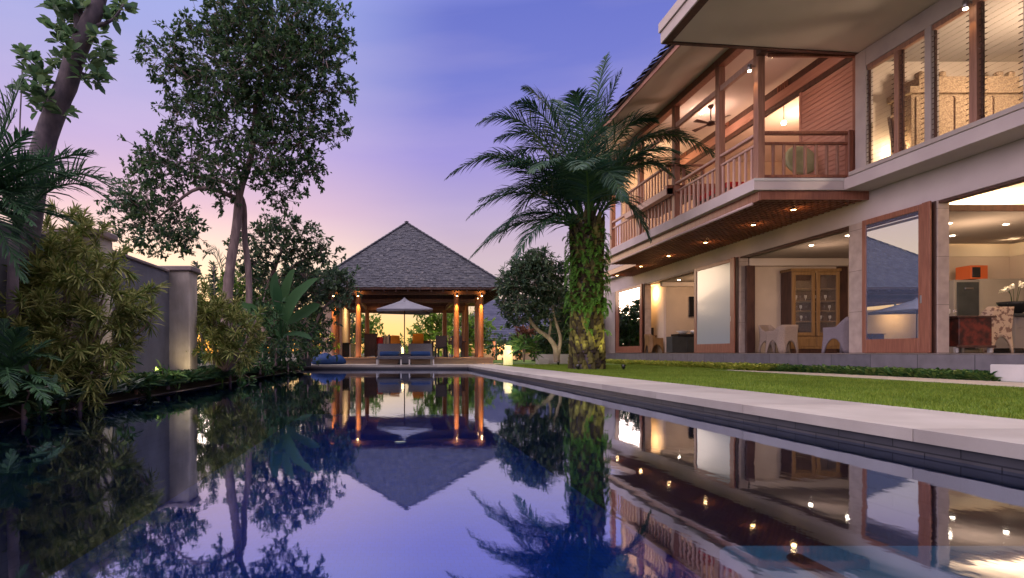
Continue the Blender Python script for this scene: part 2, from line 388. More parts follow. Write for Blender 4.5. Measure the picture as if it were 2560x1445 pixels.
# ------------------------------------------------------------------ camera, sky, sun
cd = bpy.data.cameras.new('camera'); cam = bpy.data.objects.new('camera', cd); COL.objects.link(cam)
cam.location = (0,0,0); cam.rotation_euler = (R(90),0,0)
cd.sensor_width = 36; cd.lens = F/2560*36; cd.shift_x = (1280-VX)/2560; cd.shift_y = (HY-722.5)/2560
cd.clip_start = .05; cd.clip_end = 3000
SC.camera = cam
SC.view_settings.view_transform = 'Standard'; SC.view_settings.look = 'None'; SC.view_settings.exposure = 0; SC.view_settings.gamma = 1
try: SC.cycles.max_bounces = 10; SC.cycles.transparent_max_bounces = 24; SC.cycles.sample_clamp_indirect = 4; SC.cycles.caustics_reflective = False; SC.cycles.caustics_refractive = False
except Exception: pass

W = bpy.data.worlds.new('World'); SC.world = W; W.use_nodes = True
N, L = W.node_tree.nodes, W.node_tree.links
for n in list(N): N.remove(n)
tc = N.new('ShaderNodeTexCoord'); sep = N.new('ShaderNodeSeparateXYZ'); L.new(tc.outputs['Generated'], sep.inputs[0])
def ramp(stops):
    r = N.new('ShaderNodeValToRGB'); cr = r.color_ramp; cr.interpolation = 'B_SPLINE' if False else 'LINEAR'
    while len(cr.elements) < len(stops): cr.elements.new(.5)
    for e, (p, c) in zip(cr.elements, stops): e.position = p; e.color = (*c, 1)
    L.new(sep.outputs['Z'], r.inputs[0]); return r
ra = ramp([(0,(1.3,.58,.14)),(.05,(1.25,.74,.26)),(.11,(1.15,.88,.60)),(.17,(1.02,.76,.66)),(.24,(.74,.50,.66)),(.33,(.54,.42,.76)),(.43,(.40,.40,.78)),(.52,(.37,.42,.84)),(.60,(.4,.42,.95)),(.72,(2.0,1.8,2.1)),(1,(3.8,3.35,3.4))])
rb = ramp([(0,(1.25,.78,.26)),(.05,(1.15,.76,.36)),(.085,(.85,.62,.50)),(.12,(.64,.50,.56)),(.18,(.60,.45,.58)),(.25,(.47,.37,.66)),(.33,(.32,.27,.72)),(.43,(.18,.20,.66)),(.52,(.14,.17,.62)),(.60,(.4,.42,.95)),(.72,(2.0,1.8,2.1)),(1,(3.8,3.35,3.4))])  # last stops of both ramps: brightness added above the frame to light the scene
# azimuth: 1 towards the afterglow, 0 away from it
az = R(-24)
dt = N.new('ShaderNodeVectorMath'); dt.operation = 'NORMALIZE'
cmb = N.new('ShaderNodeCombineXYZ'); L.new(sep.outputs['X'], cmb.inputs[0]); L.new(sep.outputs['Y'], cmb.inputs[1]); L.new(cmb.outputs[0], dt.inputs[0])
dp = N.new('ShaderNodeVectorMath'); dp.operation = 'DOT_PRODUCT'; L.new(dt.outputs[0], dp.inputs[0]); dp.inputs[1].default_value = (math.sin(az), math.cos(az), 0)
mr = N.new('ShaderNodeMapRange'); mr.interpolation_type = 'SMOOTHSTEP'; mr.inputs['From Min'].default_value = .86; mr.inputs['From Max'].default_value = 1.0
L.new(dp.outputs['Value'], mr.inputs[0])
# the upper left of the sky is paler than the upper right
lf = N.new('ShaderNodeMapRange'); lf.inputs['From Min'].default_value = -.05; lf.inputs['From Max'].default_value = -.5; L.new(sep.outputs['X'], lf.inputs[0])
mxv = N.new('ShaderNodeMath'); mxv.operation = 'MAXIMUM'; L.new(mr.outputs[0], mxv.inputs[0]); L.new(lf.outputs[0], mxv.inputs[1])
mx = N.new('ShaderNodeMix'); mx.data_type = 'RGBA'; L.new(mxv.outputs[0], mx.inputs[0]); L.new(rb.outputs[0], mx.inputs[6]); L.new(ra.outputs[0], mx.inputs[7])
# thin streaks of high cloud
cm = N.new('ShaderNodeMapping'); cm.inputs['Scale'].default_value = (1.6,1.6,9); L.new(tc.outputs['Generated'], cm.inputs[0])
cn = N.new('ShaderNodeTexNoise'); cn.inputs['Scale'].default_value = 1.3; cn.inputs['Detail'].default_value = 5; L.new(cm.outputs[0], cn.inputs['Vector'])
cr_ = N.new('ShaderNodeMapRange'); cr_.inputs['From Min'].default_value = .45; cr_.inputs['From Max'].default_value = .75; cr_.inputs['To Max'].default_value = .13
L.new(cn.outputs['Fac'], cr_.inputs[0])
mx2 = N.new('ShaderNodeMix'); mx2.data_type = 'RGBA'; L.new(cr_.outputs[0], mx2.inputs[0]); L.new(mx.outputs[2], mx2.inputs[6]); mx2.inputs[7].default_value = (.95,.72,.85,1)
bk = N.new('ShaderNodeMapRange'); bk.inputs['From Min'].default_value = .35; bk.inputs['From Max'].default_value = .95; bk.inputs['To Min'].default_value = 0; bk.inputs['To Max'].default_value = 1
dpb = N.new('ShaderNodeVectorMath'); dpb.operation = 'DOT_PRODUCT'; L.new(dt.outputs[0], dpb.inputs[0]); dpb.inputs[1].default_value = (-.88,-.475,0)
L.new(dpb.outputs['Value'], bk.inputs[0])     # sky boost added out of frame on the garden side to light the house
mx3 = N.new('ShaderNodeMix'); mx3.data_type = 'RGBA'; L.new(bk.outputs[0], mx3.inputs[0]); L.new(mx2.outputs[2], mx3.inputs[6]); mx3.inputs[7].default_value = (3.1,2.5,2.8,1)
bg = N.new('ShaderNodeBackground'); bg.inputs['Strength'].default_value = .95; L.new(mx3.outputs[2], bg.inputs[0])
sky = N.new('ShaderNodeTexSky'); sky.sky_type = 'NISHITA'; sky.sun_disc = False; sky.sun_elevation = R(2); sky.sun_rotation = az
bg2 = N.new('ShaderNodeBackground'); bg2.inputs['Strength'].default_value = .03; L.new(sky.outputs[0], bg2.inputs[0])
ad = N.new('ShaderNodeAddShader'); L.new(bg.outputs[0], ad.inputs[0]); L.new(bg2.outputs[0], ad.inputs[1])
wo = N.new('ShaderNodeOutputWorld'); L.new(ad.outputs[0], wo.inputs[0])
sun = bpy.data.lights.new('sun', 'SUN'); sun.energy = .5; sun.angle = R(12); sun.color = (1,.72,.5)
so = bpy.data.objects.new('sun', sun); COL.objects.link(so)
so.rotation_euler = (-Vector((math.sin(az)*math.cos(R(6)), math.cos(az)*math.cos(R(6)), math.sin(R(6))))).to_track_quat('-Z','Y').to_euler()

# ------------------------------------------------------------------ ground, pool
def px(Y): return 3.27-.033*Y       # pool's right edge
PY0, PY1, PXL = -3.0, 21.0, -3.6
g = MB()
B = 900
# ground sheet with a hole for the pool
g.add([(-B,-B,GZ-.02),(B,-B,GZ-.02),(B,PY0,GZ-.02),(-B,PY0,GZ-.02)], [(0,1,2,3)])
g.add([(-B,PY1,GZ-.02),(B,PY1,GZ-.02),(B,B,GZ-.02),(-B,B,GZ-.02)], [(0,1,2,3)])
g.add([(-B,PY0,GZ-.02),(PXL-.55,PY0,GZ-.02),(PXL-.55,PY1,GZ-.02),(-B,PY1,GZ-.02)], [(0,1,2,3)])
nb_ = 60; bv = []; bf = []; rb_ = random.Random(9)      # planted bank sloping to the water
for i in range(nb_+1):
    yy = PY0+(PY1-PY0)*i/nb_
    for j, (xx, zz) in enumerate(((PXL-.55,GZ-.02),(PXL-.34,GZ-.05),(PXL-.14,WZ+.04),(PXL-.0,WZ+.012))):
        k_ = rb_.uniform(-.04,.04) if 0 < j < 3 else 0; bv.append((xx+k_,yy,zz+k_*.4))
for i in range(nb_):
    for j in range(3): q = i*4+j; bf.append((q,q+1,q+5,q+4))
g.add(bv, bf, True)
g.add([(px(PY0)+.1,PY0,GZ-.02),(B,PY0,GZ-.02),(B,PY1,GZ-.02),(px(PY1)+.1,PY1,GZ-.02)], [(0,1,2,3)])
setp(g.build('ground', 'soil'), kind='structure')
l_ = MB()
l_.add([(px(PY0)+1.15,PY0,GZ-.004),(10.1,PY0,GZ-.004),(10.1,60,GZ-.004),(1.2,60,GZ-.004),(1.2,22.4,GZ-.004),(px(22.4)+1.15,22.4,GZ-.004)], [(0,1,2,3,4,5)])
setp(l_.build('lawn', 'lawn'), kind='structure')
# coping slabs, with open joints
cp = MB(); y = PY0
while y < PY1+1.3:
    y2 = min(y+1.6, PY1+1.35); j = .006
    z1 = GZ+.004
    ov = .03
    cp.prism([(px(y+j)-ov,y+j,z1-.078),(px(y+j)+1.18,y+j,z1-.078),(px(y2)+1.18,y2,z1-.078),(px(y2)-ov,y2,z1-.078)], (0,0,.078)) if y < PY1-1.6 else None
    y = y2
x = -5.0; ylast = PY0+1.6*math.ceil((PY1-1.6-PY0)/1.6)
cp.prism([(px(ylast)-.03,ylast+.006,GZ-.074),(px(ylast)+1.18,ylast+.006,GZ-.074),(px(PY1+1.3)+1.18,PY1+2.4,GZ-.074),(px(PY1)-.03,PY1+2.4,GZ-.074),(px(PY1)-.03,PY1-.03,GZ-.074)], (0,0,.078))
while x < px(PY1)-.04:
    x2 = min(x+1.6, px(PY1)-.036)
    cp.prism([(x+.003,PY1-.03,GZ-.074),(x2-.003,PY1-.03,GZ-.074),(x2-.003,PY1+2.4,GZ-.074),(x+.003,PY1+2.4,GZ-.074)], (0,0,.078)); x = x2
setp(cp.build('pool_deck', 'coping'), kind='structure')
jf = MB()
jf.prism([(px(PY0)+.01,PY0,GZ-.07),(px(PY0)+1.1,PY0,GZ-.07),(px(PY1)+1.1,PY1,GZ-.07),(px(PY1)+.01,PY1,GZ-.07)], (0,0,.05))
setp(jf.build('deck_bed', 'coping_joint'), kind='structure')
pb = MB(); ZB = -2.3
pb.add([(PXL,PY0,ZB),(px(PY0),PY0,ZB),(px(PY1),PY1,ZB),(PXL,PY1,ZB)], [(0,1,2,3)])
setp(pb.build('pool_floor', 'tile'), kind='structure')
pw = MB(); top = GZ-.074
pw.prism([(px(PY0),PY0,ZB-.1),(px(PY1),PY1,ZB-.1),(px(PY1)+.1,PY1,ZB-.1),(px(PY0)+.1,PY0,ZB-.1)], (0,0,top-ZB+.1))
pw.box(PXL-.15, px(PY1)+.1, PY1, PY1+.12, ZB-.1, top)
pw.box(PXL-.15, px(PY0)+.1, PY0-.12, PY0, ZB-.1, top)
pw.box(PXL-.15, PXL, PY0, PY1, ZB-.1, WZ+.004)
setp(pw.build('pool_wall', 'tile_side'), kind='structure')
ld = MB(); ld.bbox(1.42, px(0)-.01, PY0+.02, 2.5, ZB+.01, -.86, .02)
setp(ld.build('pool_ledge', 'ledge'), kind='structure')
gr = MB(); gr.bbox(1.60, 1.66, 2.02, 2.32, -.8595, -.83, .01)
setp(gr.build('pool_drain_slot', 'black'), 'narrow dark slot cover on the submerged pool ledge', 'drain')
wt = MB(); wt.add([(PXL-.01,PY0,WZ),(px(PY0)+.0,PY0,WZ),(px(PY1)+.0,PY1,WZ),(PXL-.01,PY1,WZ)], [(0,1,2,3)])
setp(wt.build('pool_water', 'water'), kind='structure')
# lawn path: cream paving tapering away towards the palm
pa = MB()
pa.prism([(8.25,2,GZ-.03),(9.75,2,GZ-.03),(9.6,12.5,GZ-.03),(8.9,15.2,GZ-.03)], (0,0,.036))
for (a,b,c,d) in ((3.3,4.6,23.1,23.7),(5.2,6.3,21.6,22.2)): pa.bbox(a,b,c,d,GZ-.03,GZ+.006,.01)
setp(pa.build('path', 'path'), kind='structure')
# grass blades over the lawn
n = 150000
u = rng.random(n); Y = 2.6+ (u**1.6)*19; X = np.empty(n)
X = (px(Y)+1.17)+rng.random(n)*(9.95-px(Y)-1.17)
ok = ~((X > 8.15) & (Y < 15.3) & (X < 9.8)); X, Y = X[ok], Y[ok]
c = np.stack([X,Y,np.full(len(X),GZ-.006)],1); h = .022+.02*rng.random(len(X)); a = rng.random(len(X))*6.283
dx = np.stack([np.cos(a),np.sin(a),np.zeros(len(X))],1); lean = rng.normal(size=(len(X),3))*.012; lean[:,2]=0
wd = .003+.0012*np.sqrt(Y)
V = np.stack([c-dx*wd[:,None], c+dx*wd[:,None], c+lean+np.array([0,0,1.])*h[:,None]],1).reshape(-1,3)
setp(fastmesh('grass', V, 3, 'grassblade'), 'short bright green grass of the lawn between pool and villa', 'grass', kind='stuff')
# ------------------------------------------------------------------ garden wall on the left
gw = thing('garden_wall', 'grey rendered garden wall with stone pillars at the pool left side', 'wall', (-4.3,8,GZ))
w = MB(); w.bbox(-4.55,-4.275,7.83,10.349,GZ-.05,1.48,.01); w.bbox(-4.6,-4.45,-3,7.45,GZ-.05,1.48,.01); w.build('wall_panel', 'garden_wall', gw)
w = MB(); w.bbox(-4.6,-4.245,7.88,10.29,1.483,1.53,.01); w.build('coping', 'capstone', gw)
for (x0,x1,y0,y1,zt) in ((-4.95,-4.02,7.45,7.82,1.56),(-4.46,-3.9,10.352,10.75,1.52)):
    a = MB(); a.bbox(x0,x1,y0,y1,GZ-.05,zt,.02); pl = a.build('pillar', 'pillar', gw)
    a = MB(); a.bbox(x0-.05,x1+.05,y0-.05,y1+.05,zt+.002,zt+.09,.015); a.build('pillar_cap', 'capstone', pl)
    a = MB()
# ------------------------------------------------------------------ pavilion
CX, CYC, HW = .32, 27.16, 3.155
FL = -.20
pv = thing('pavilion', 'open garden pavilion with pyramid shingle roof and timber columns at the pool end', 'pavilion', (CX,CYC,GZ))
a = MB(); a.bbox(-3.75,3.95,23.6,31.2,GZ-.02,FL-.06,.015); a.box(-3.79,3.99,23.56,31.24,FL-.058,FL); a.build('platform', 'deckwood', pv)
def pyr_side(k, s, z):  # point on side k (0 front,1 right,2 back,3 left), s along the side
    u = [(s,-1),(1,s),(-s,1),(-1,-s)][k]; return u
EW, EZ, AZ = 4.2, 2.70, 6.32
V = []; rnd = random.Random(3)
NC = 44
for k in range(4):
    for c in range(NC):
        t0, t1 = c/NC, min((c+1.9)/NC, 1)
        h0, h1 = EW*(1-t0), EW*(1-t1); z0, z1 = EZ+(AZ-EZ)*t0, EZ+(AZ-EZ)*t1
        s = -h0; 
        while s < h0-1e-3:
            wv = rnd.uniform(.08,.17); s2 = min(s+wv, h0); dz = rnd.uniform(0,.02); dn = rnd.uniform(0,.035)
            lift = .020
            def pt(sv, h, z, up):
                x = max(-h, min(h, sv)); 
                n_ = (AZ-EZ)/math.hypot(EW, AZ-EZ); q = EW/math.hypot(EW, AZ-EZ)
                X_, Y_ = [(x,-h),(h,x),(-x,h),(-h,-x)][k]; NX, NY = [(0,-1),(1,0),(0,1),(-1,0)][k]
                return (CX+X_+NX*n_*up, CYC+Y_+NY*n_*up, z+q*up)
            hb = h0+dn*.8; zb = z0-dn*.8
            V += [pt(s+.004,hb,zb,lift+dz), pt(s2-.004,hb,zb,lift+dz), pt(s2-.004,h1,z1,.004), pt(s+.004,h1,z1,.004)]
            s = s2
V = np.array(V); rf = fastmesh('roof', V, 4, 'shingle', pv)
a = MB()  # roof body, soffit side
E0 = [(CX-EW,CYC-EW),(CX+EW,CYC-EW),(CX+EW,CYC+EW),(CX-EW,CYC+EW)]
vv = [(x,y,EZ) for x,y in E0]+[(CX,CYC,AZ)]+[(x,y,EZ-.09) for x,y in E0]+[(CX,CYC,AZ-.14)]
a.add(vv, [(0,1,4),(1,2,4),(2,3,4),(3,0,4),(6,5,9),(7,6,9),(8,7,9),(5,8,9),(0,5,6,1),(1,6,7,2),(2,7,8,3),(3,8,5,0)])
a.build('roof_boarding', 'wood_dark', rf)
a = MB()
for i in range(4):   # hip cappings
    x, y = E0[i]; q = Vector((x,y,EZ+.03)); 
    for k in range(26):
        p0 = q.lerp(Vector((CX,CYC,AZ+.03)), k/26); p1 = q.lerp(Vector((CX,CYC,AZ+.03)), (k+1.3)/26); a.bar(p0+Vector((0,0,.022)), p1, .16, .02)
a.build('hip_capping', 'shingle', rf)
for k in range(4):
    for i in range(17):
        s = -3.9+i*.4875
        for_h = min(EW-.05, EW); top_t = 1-abs(s)/EW
        def q(sv, h, z):
            X_, Y_ = [(sv,-h),(h,sv),(-sv,h),(-h,-sv)][k]; return (CX+X_, CYC+Y_, z)
        h1 = abs(s)+.02
        a = MB(); a.bar(q(s,EW-.06,EZ-.15), q(s,h1,EZ-.15+(AZ-EZ)*(EW-h1)/EW-.05), .06, .1); a.build('rafter', 'wood_dark', pv)

a = MB()
cols = []
for u in (-1,1):
    for v in (-1,1):
        cols += [(CX+u*HW,CYC+v*HW),(CX+u*(HW-1.05),CYC+v*HW),(CX+u*HW,CYC+v*(HW-1.05))]
for z0, z1 in ((2.50,2.66),):
    for v in (-1,1): a.bbox(CX-HW-.2,CX+HW+.2,CYC+v*HW-.07,CYC+v*HW+.07,z0,z1,.01)
    for u in (-1,1): a.bbox(CX+u*HW-.07,CX+u*HW+.07,CYC-HW+.07,CYC+HW-.07,z0+.002,z1-.002,.01)
for v in (-1,1): a.bbox(CX-HW+.1,CX+HW-.1,CYC+v*(HW-1.05)-.06,CYC+v*(HW-1.05)+.06,2.24,2.42,.01)
for u in (-1,1): a.bbox(CX+u*(HW-1.05)-.06,CX+u*(HW-1.05)+.06,CYC-HW+1.12,CYC+HW-1.12,2.242,2.418,.01)
a.bbox(CX-HW+.1,CX+HW-.1,CYC+HW-.06,CYC+HW+.06,2.16,2.40,.01)
a.build('ring_beam', 'wood_brown', pv)
for v in (-1,1): a = MB(); a.box(CX-HW+.1,CX+HW-.1,CYC+v*(HW-1.3)-.03,CYC+v*(HW-1.3)+.03,2.42,3.0); a.build('fascia_panel', 'wood_dark', pv)
for i, (x, y) in enumerate(cols):
    a = MB(); a.lathe((x,y,FL), [(.13,0),(.13,.05),(.115,.07),(.125,.5),(.125,1.6),(.11,2.6),(.135,2.64),(.135,2.70)], 16)
    cl = a.build('column', 'column_wood', pv)
    if y < CYC:
        b_ = MB(); b_.lathe((x,y-.30,2.42), [(.03,0),(.045,.01),(.045,.12),(.02,.14)], 10); b_.bar((x,y-.30,2.5),(x,y-.1,2.5),.02)
        fx = b_.build('spotlight', 'steel', cl)
        b_ = MB(); b_.lathe((x,y-.30,2.40), [(.032,0),(.034,.018)], 10); b_.build('spotlight_bulb', 'bulb_orange', cl)
        if y < CYC-HW+.1:
            lamp('column_spot', 'SPOT', (x,y-.31,2.38), 620, (1,.56,.16), .02, (x,y-.08,1.0), 50)
            lamp('column_up', 'POINT', (x,y-.22,2.60), 6, (1,.55,.16), .03)
# interior furniture of the pavilion
tw = thing('alcove_wall', 'beige partition wall with lit orange side inside the pavilion', 'partition wall', (-3.1,26.7,FL))
a = MB(); a.bbox(-3.55,-2.62,25.25,28.4,FL,2.15,.01); a.build('wall_panel', 'plaster_warm', tw)
a = MB(); a.bbox(-2.615,-2.25,25.35,28.3,.38,.46,.01); a.bbox(-2.615,-2.3,25.4,28.2,FL,.38,.01); a.build('bench', 'black', tw)
a = MB(); a.bar((-2.27,25.38,FL),(-2.27,25.38,.38),.05); a.bar((-2.27,28.27,FL),(-2.27,28.27,.38),.05); a.build('leg', 'whitestone', tw)
lamp('alcove_light', 'AREA', (-1.9,26.8,2.1), 45, (1,.62,.26), .5, (-2.62,26.8,1.0))
ct = thing('bar_cabinet', 'dark wooden cabinet standing between the left pavilion columns', 'cabinet', (-1.3,26.6,FL))
a = MB(); a.bbox(-1.68,-1.1,26.2,27,FL+.05,.86,.015); a.build('body', 'wood_dark', ct)
a = MB(); a.bbox(-1.72,-1.06,26.16,27.04,.862,.9,.01); a.build('top', 'wood_dark', ct)
for x in (-1.64,-1.14):
    for y in (26.24,26.96): a = MB(); a.bar((x,y,FL),(x,y,FL+.05),.06); a.build('leg', 'wood_dark', ct)
def cushion(mb, c, w, h, t, rz=0, tilt=.25):
    n = 7; v = []; f = []
    for sgn in (1,-1):
        for i in range(n):
            for j in range(n):
                u, q = i/(n-1)*2-1, j/(n-1)*2-1
                bul = max(0,(1-u**4)*(1-q**4)); p = Vector((u*w/2*(1-.07*q*q), sgn*t/2*bul**.6, q*h/2*(1-.07*u*u)))
                p = Matrix.Rotation(rz,3,'Z') @ (Matrix.Rotation(-tilt,3,'X') @ p); v.append(Vector(c)+p)
    for s_ in range(2):
        for i in range(n-1):
            for j in range(n-1):
                k = s_*n*n+i*n+j; f.append((k,k+1,k+n+1,k+n) if s_ else (k,k+n,k+n+1,k+1))
    mb.add(v, f, True)
def sofa(x0, x1, y, lab):
    s = thing('sofa', lab, 'sofa', ((x0+x1)/2,y,FL), 'sofas inside the pavilion')
    a = MB(); a.bbox(x0,x1,y-.4,y+.4,FL+.06,FL+.34,.03); a.build('base', 'wood_dark', s)
    a = MB(); a.bbox(x0+.12,x1-.12,y-.38,y+.2,FL+.342,FL+.48,.04); a.build('seat_cushion', 'wicker_grey', s)
    a = MB(); a.bbox(x0,x1,y+.22,y+.4,FL+.342,FL+.8,.04); a.build('backrest', 'wood_dark', s)
    for q in (x0,x1-.1): a = MB(); a.bbox(q,q+.1,y-.4,y+.2,FL+.342,FL+.62,.03); a.build('armrest', 'wood_dark', s)
sofa(-1.15,.05,26.4,'dark sofa with red, striped and orange cushions under the parasol left side')
sofa(.55,1.5,27.3,'dark sofa behind the right lounger with one orange cushion')
for (x,y,z,w_,m,nm_,lab) in ((-.93,26.35,.55,.42,'red','cushion','red cushion at the left end of the pavilion sofa'),(-.62,26.3,.57,.45,'stripe','cushion','black and cream striped cushion beside the red one'),
      (-.25,26.3,.58,.5,'orange','cushion','orange cushion in the middle of the left pavilion sofa'),(.88,27.2,.68,.55,'orange','cushion','orange cushion alone on the right pavilion sofa')):
    a = MB(); cushion(a, (x,y,z), w_, w_, .16, random.uniform(-.15,.15)); setp(a.build(nm_, m), lab, 'cushion', 'cushions on the pavilion sofas')
# dining group in the pavilion
dt_ = thing('dining_table', 'dark dining table between the right pavilion columns', 'table', (2.3,26.6,FL))
a = MB(); a.bbox(1.45,3.1,26.1,27.1,FL+.7,FL+.75,.01); a.build('tabletop', 'wood_dark', dt_)
for x in (1.55,3.0):
    for y in (26.2,27.0): a = MB(); a.bar((x,y,FL),(x,y,FL+.7),.06); a.build('leg', 'wood_dark', dt_)
def dchair(x, y, rz, lab):
    s = thing('dining_chair', lab, 'chair', (x,y,FL), 'chairs round the pavilion dining table')
    a = MB(); a.bbox(x-.24,x+.24,y-.24,y+.24,FL+.42,FL+.48,.02); a.build('seat', 'wicker_grey', s)
    a = MB(); a.prism([(x-.23,y-.26,FL+.48),(x+.23,y-.26,FL+.48),(x+.25,y-.34,FL+.98),(x-.25,y-.34,FL+.98)], (0,.04,0)); a.build('backrest', 'wicker_grey', s)
    for i in (-1,1):
        for j in (-1,1): a = MB(); a.bar((x+i*.22,y+j*.22,FL),(x+i*.21,y+j*.21,FL+.42),.04); a.build('leg', 'wicker_grey', s)
    s.rotation_euler = (0,0,rz); return s
dchair(1.85,25.7,.05,'grey woven dining chair behind the right lounger, its back to the pool')
dchair(2.62,25.75,-.1,'grey woven dining chair close to the inner right pavilion column')
dchair(2.1,27.45,R(180),'grey woven dining chair at the far side of the pavilion table')
for (x,lab,m) in ((1.95,'red cushion on the far dining chair','red'),(2.55,'cream striped cushion near the inner right column','stripe')):
    a = MB(); cushion(a,(x,27.3,.55),.4,.35,.12); setp(a.build('cushion', m), lab, 'cushion')
yl = thing('lantern', 'small round yellow glowing lantern on the pavilion dining table', 'lantern', (2.55,26.4,FL+.75))
a = MB(); a.lathe((2.55,26.4,FL+.75), [(.05,0),(.1,.03),(.13,.12),(.1,.22),(.05,.25)], 14); a.build('shade', 'yellow_bulb', yl)
a = MB(); a.lathe((2.55,26.4,FL+1.0), [(.04,0),(.04,.03)], 10); a.build('cap', 'steel', yl)
# deck furniture
def lounger(x, y, lab):
    s = thing('sun_lounger', lab, 'sun lounger', (x,y,GZ), 'loungers facing the pool before the pavilion')
    a = MB(); a.bbox(x-.5,x+.5,y-.95,y+.75,GZ+.22,GZ+.29,.015); a.build('frame', 'wicker_grey', s)
    for i in (-1,1):
        for j in (-.9,.7): a = MB(); a.bar((x+i*.46,y+j,GZ),(x+i*.46,y+j,GZ+.22),.05); a.build('leg', 'whitestone', s)
    a = MB(); a.prism([(x-.48,y+.1,GZ+.29),(x-.48,y+.16,GZ+.29),(x-.48,y+.52,GZ+.84),(x-.48,y+.46,GZ+.84)], (.96,0,0)); a.build('backrest', 'wicker_grey', s)
    a = MB(); a.bbox(x-.44,x+.44,y-.92,y+.08,GZ+.292,GZ+.34,.02); a.build('seat_pad', 'wicker_grey', s)
    a = MB(); cushion(a,(x,y+.1,GZ+.43),.8,.2,.16); a.build('pillow', 'fabric_blue', s)
lounger(-.42,22.25,'grey sun lounger left of the parasol pole with blue pillow')
lounger(.82,22.25,'grey sun lounger right of the parasol pole with blue pillow')
st = thing('side_table', 'grey woven cube table between the two loungers', 'side table', (.2,22.0,GZ))
a = MB(); a.bbox(-.05,.42,21.85,22.3,GZ+.04,GZ+.40,.02); a.build('body', 'wicker_grey', st)
a = MB(); a.bbox(-.08,.45,21.82,22.33,GZ+.402,GZ+.43,.01); a.build('tabletop', 'charcoal', st)
for x in (0,.37): 
    for y in (21.9,22.25): a = MB(); a.bar((x,y,GZ),(x,y,GZ+.04),.04); a.build('foot', 'black', st)
ln = thing('candle_lantern', 'glass candle lantern glowing on the woven cube table', 'lantern', (.1,22.05,GZ+.43))
a = MB(); a.lathe((.1,22.05,GZ+.43), [(.1,0),(.11,.02),(.11,.3),(.1,.32)], 14); a.build('glass', 'glass_clear', ln)
a = MB(); a.lathe((.1,22.05,GZ+.44), [(.045,0),(.045,.2),(.02,.26)], 10); a.build('candle', 'candle', ln)
lamp('candle_light', 'POINT', (.1,21.9,GZ+.85), 4, (1,.6,.2), .05)
pr = thing('parasol', 'pale grey square parasol standing between the two loungers', 'parasol', (.18,22.55,GZ))
a = MB(); a.tube([(.18,22.55,GZ+.05),(.18,22.55,2.18)], .022, 10); a.build('pole', 'wood_dark', pr)
a = MB(); a.bbox(-.1,.46,22.42,22.8,GZ,GZ+.07,.02); a.build('base', 'charcoal', pr)
h = 1.08; cz = 1.70; az_ = 2.16
a = MB(); n = 8
for k in range(4):
    rows = []
    vv = []; ff = []
    for i in range(n+1):
        t = i/n
        for j in range(n+1):
            s_ = (j/n*2-1)*h*t; hh = h*t; z = az_-(az_-cz)*t-.03*math.sin(math.pi*t)*(1-abs(j/n*2-1)*.6)
            X_, Y_ = [(s_,-hh),(hh,s_),(-s_,hh),(-hh,-s_)][k]; vv.append((.18+X_,22.55+Y_,z))
    for i in range(n):
        for j in range(n): q = i*(n+1)+j; ff.append((q,q+1,q+n+2,q+n+1))
    a.add(vv, ff, False)
    e = [(-h,-h),(h,-h),(h,h),(-h,h)]; p0 = e[k]; p1 = e[(k+1)%4]
    a.add([(.18+p0[0],22.55+p0[1],cz),(.18+p1[0],22.55+p1[1],cz),(.18+p1[0],22.55+p1[1],cz-.05),(.18+p0[0],22.55+p0[1],cz-.1)], [(0,1,2,3)])
cn_ = a.build('canopy', 'fabric_white', pr)
a = MB()
for k in range(4):
    sx, sy = [(-1,-1),(1,-1),(1,1),(-1,1)][k]; t=.3; 
a.lathe((.18,22.55,2.1), [(.24,-.04),(.14,.03),(.04,.1),(.02,.14)], 4, False); vt = a.build('vent', 'fabric_white', cn_)
for k in range(4):
    sx, sy = [(-1,-1),(1,-1),(1,1),(-1,1)][k]
    a = MB(); a.bar((.18,22.55,2.1),(.18+sx*1.05,22.55+sy*1.05,1.66),.02); a.build('rib', 'wood_dark', pr)
def beanbag(x, y, r, lab, sd):
    s = thing('bean_bag', lab, 'bean bag', (x,y,GZ), 'blue bean bags on the deck'); rr = random.Random(sd)
    prof = [(.55,0),(.9,.04),(1,.22),(.95,.45),(.72,.68),(.42,.82),(.15,.88),(.02,.88)]
    a = MB(); a.lathe((x,y,GZ), [(p*r,q*r*.95) for p,q in prof], 26)
    a.v = [(vx+.05*r*math.sin(5*math.atan2(vy-y,vx-x)+sd),vy+.05*r*math.cos(4*math.atan2(vy-y,vx-x)),vz*1.0+(.03*math.sin((vx-x)*9)+.03*math.cos((vy-y)*7+(vx-x)*5))*(1 if vz > GZ+.1 else 0)) for vx,vy,vz in a.v]
    a.build('bag', 'fabric_blue', s)
    a = MB()
    for k in range(6):
        an = k*math.pi/3+.2; pts = [(x+(p*r*1.005)*math.cos(an),y+(p*r*1.005)*math.sin(an),GZ+q*r*.955) for p,q in prof[1:]]; a.tube(pts, .008, 5)
    
beanbag(-3.05,22.3,.50,'blue bean bag at the left end of the deck',1)
beanbag(-2.62,22.75,.42,'blue bean bag beside the pavilion step, half behind the other',2.3)
lamp('pavilion_inner', 'POINT', (.4,27.0,2.2), 16, (1,.6,.3), .15)
lamp('pavilion_inner2', 'POINT', (2.9,28.6,2.1), 6, (1,.6,.3), .1)
lamp('pavilion_inner3', 'POINT', (-1.2,28.9,2.1), 6, (1,.6,.3), .1)

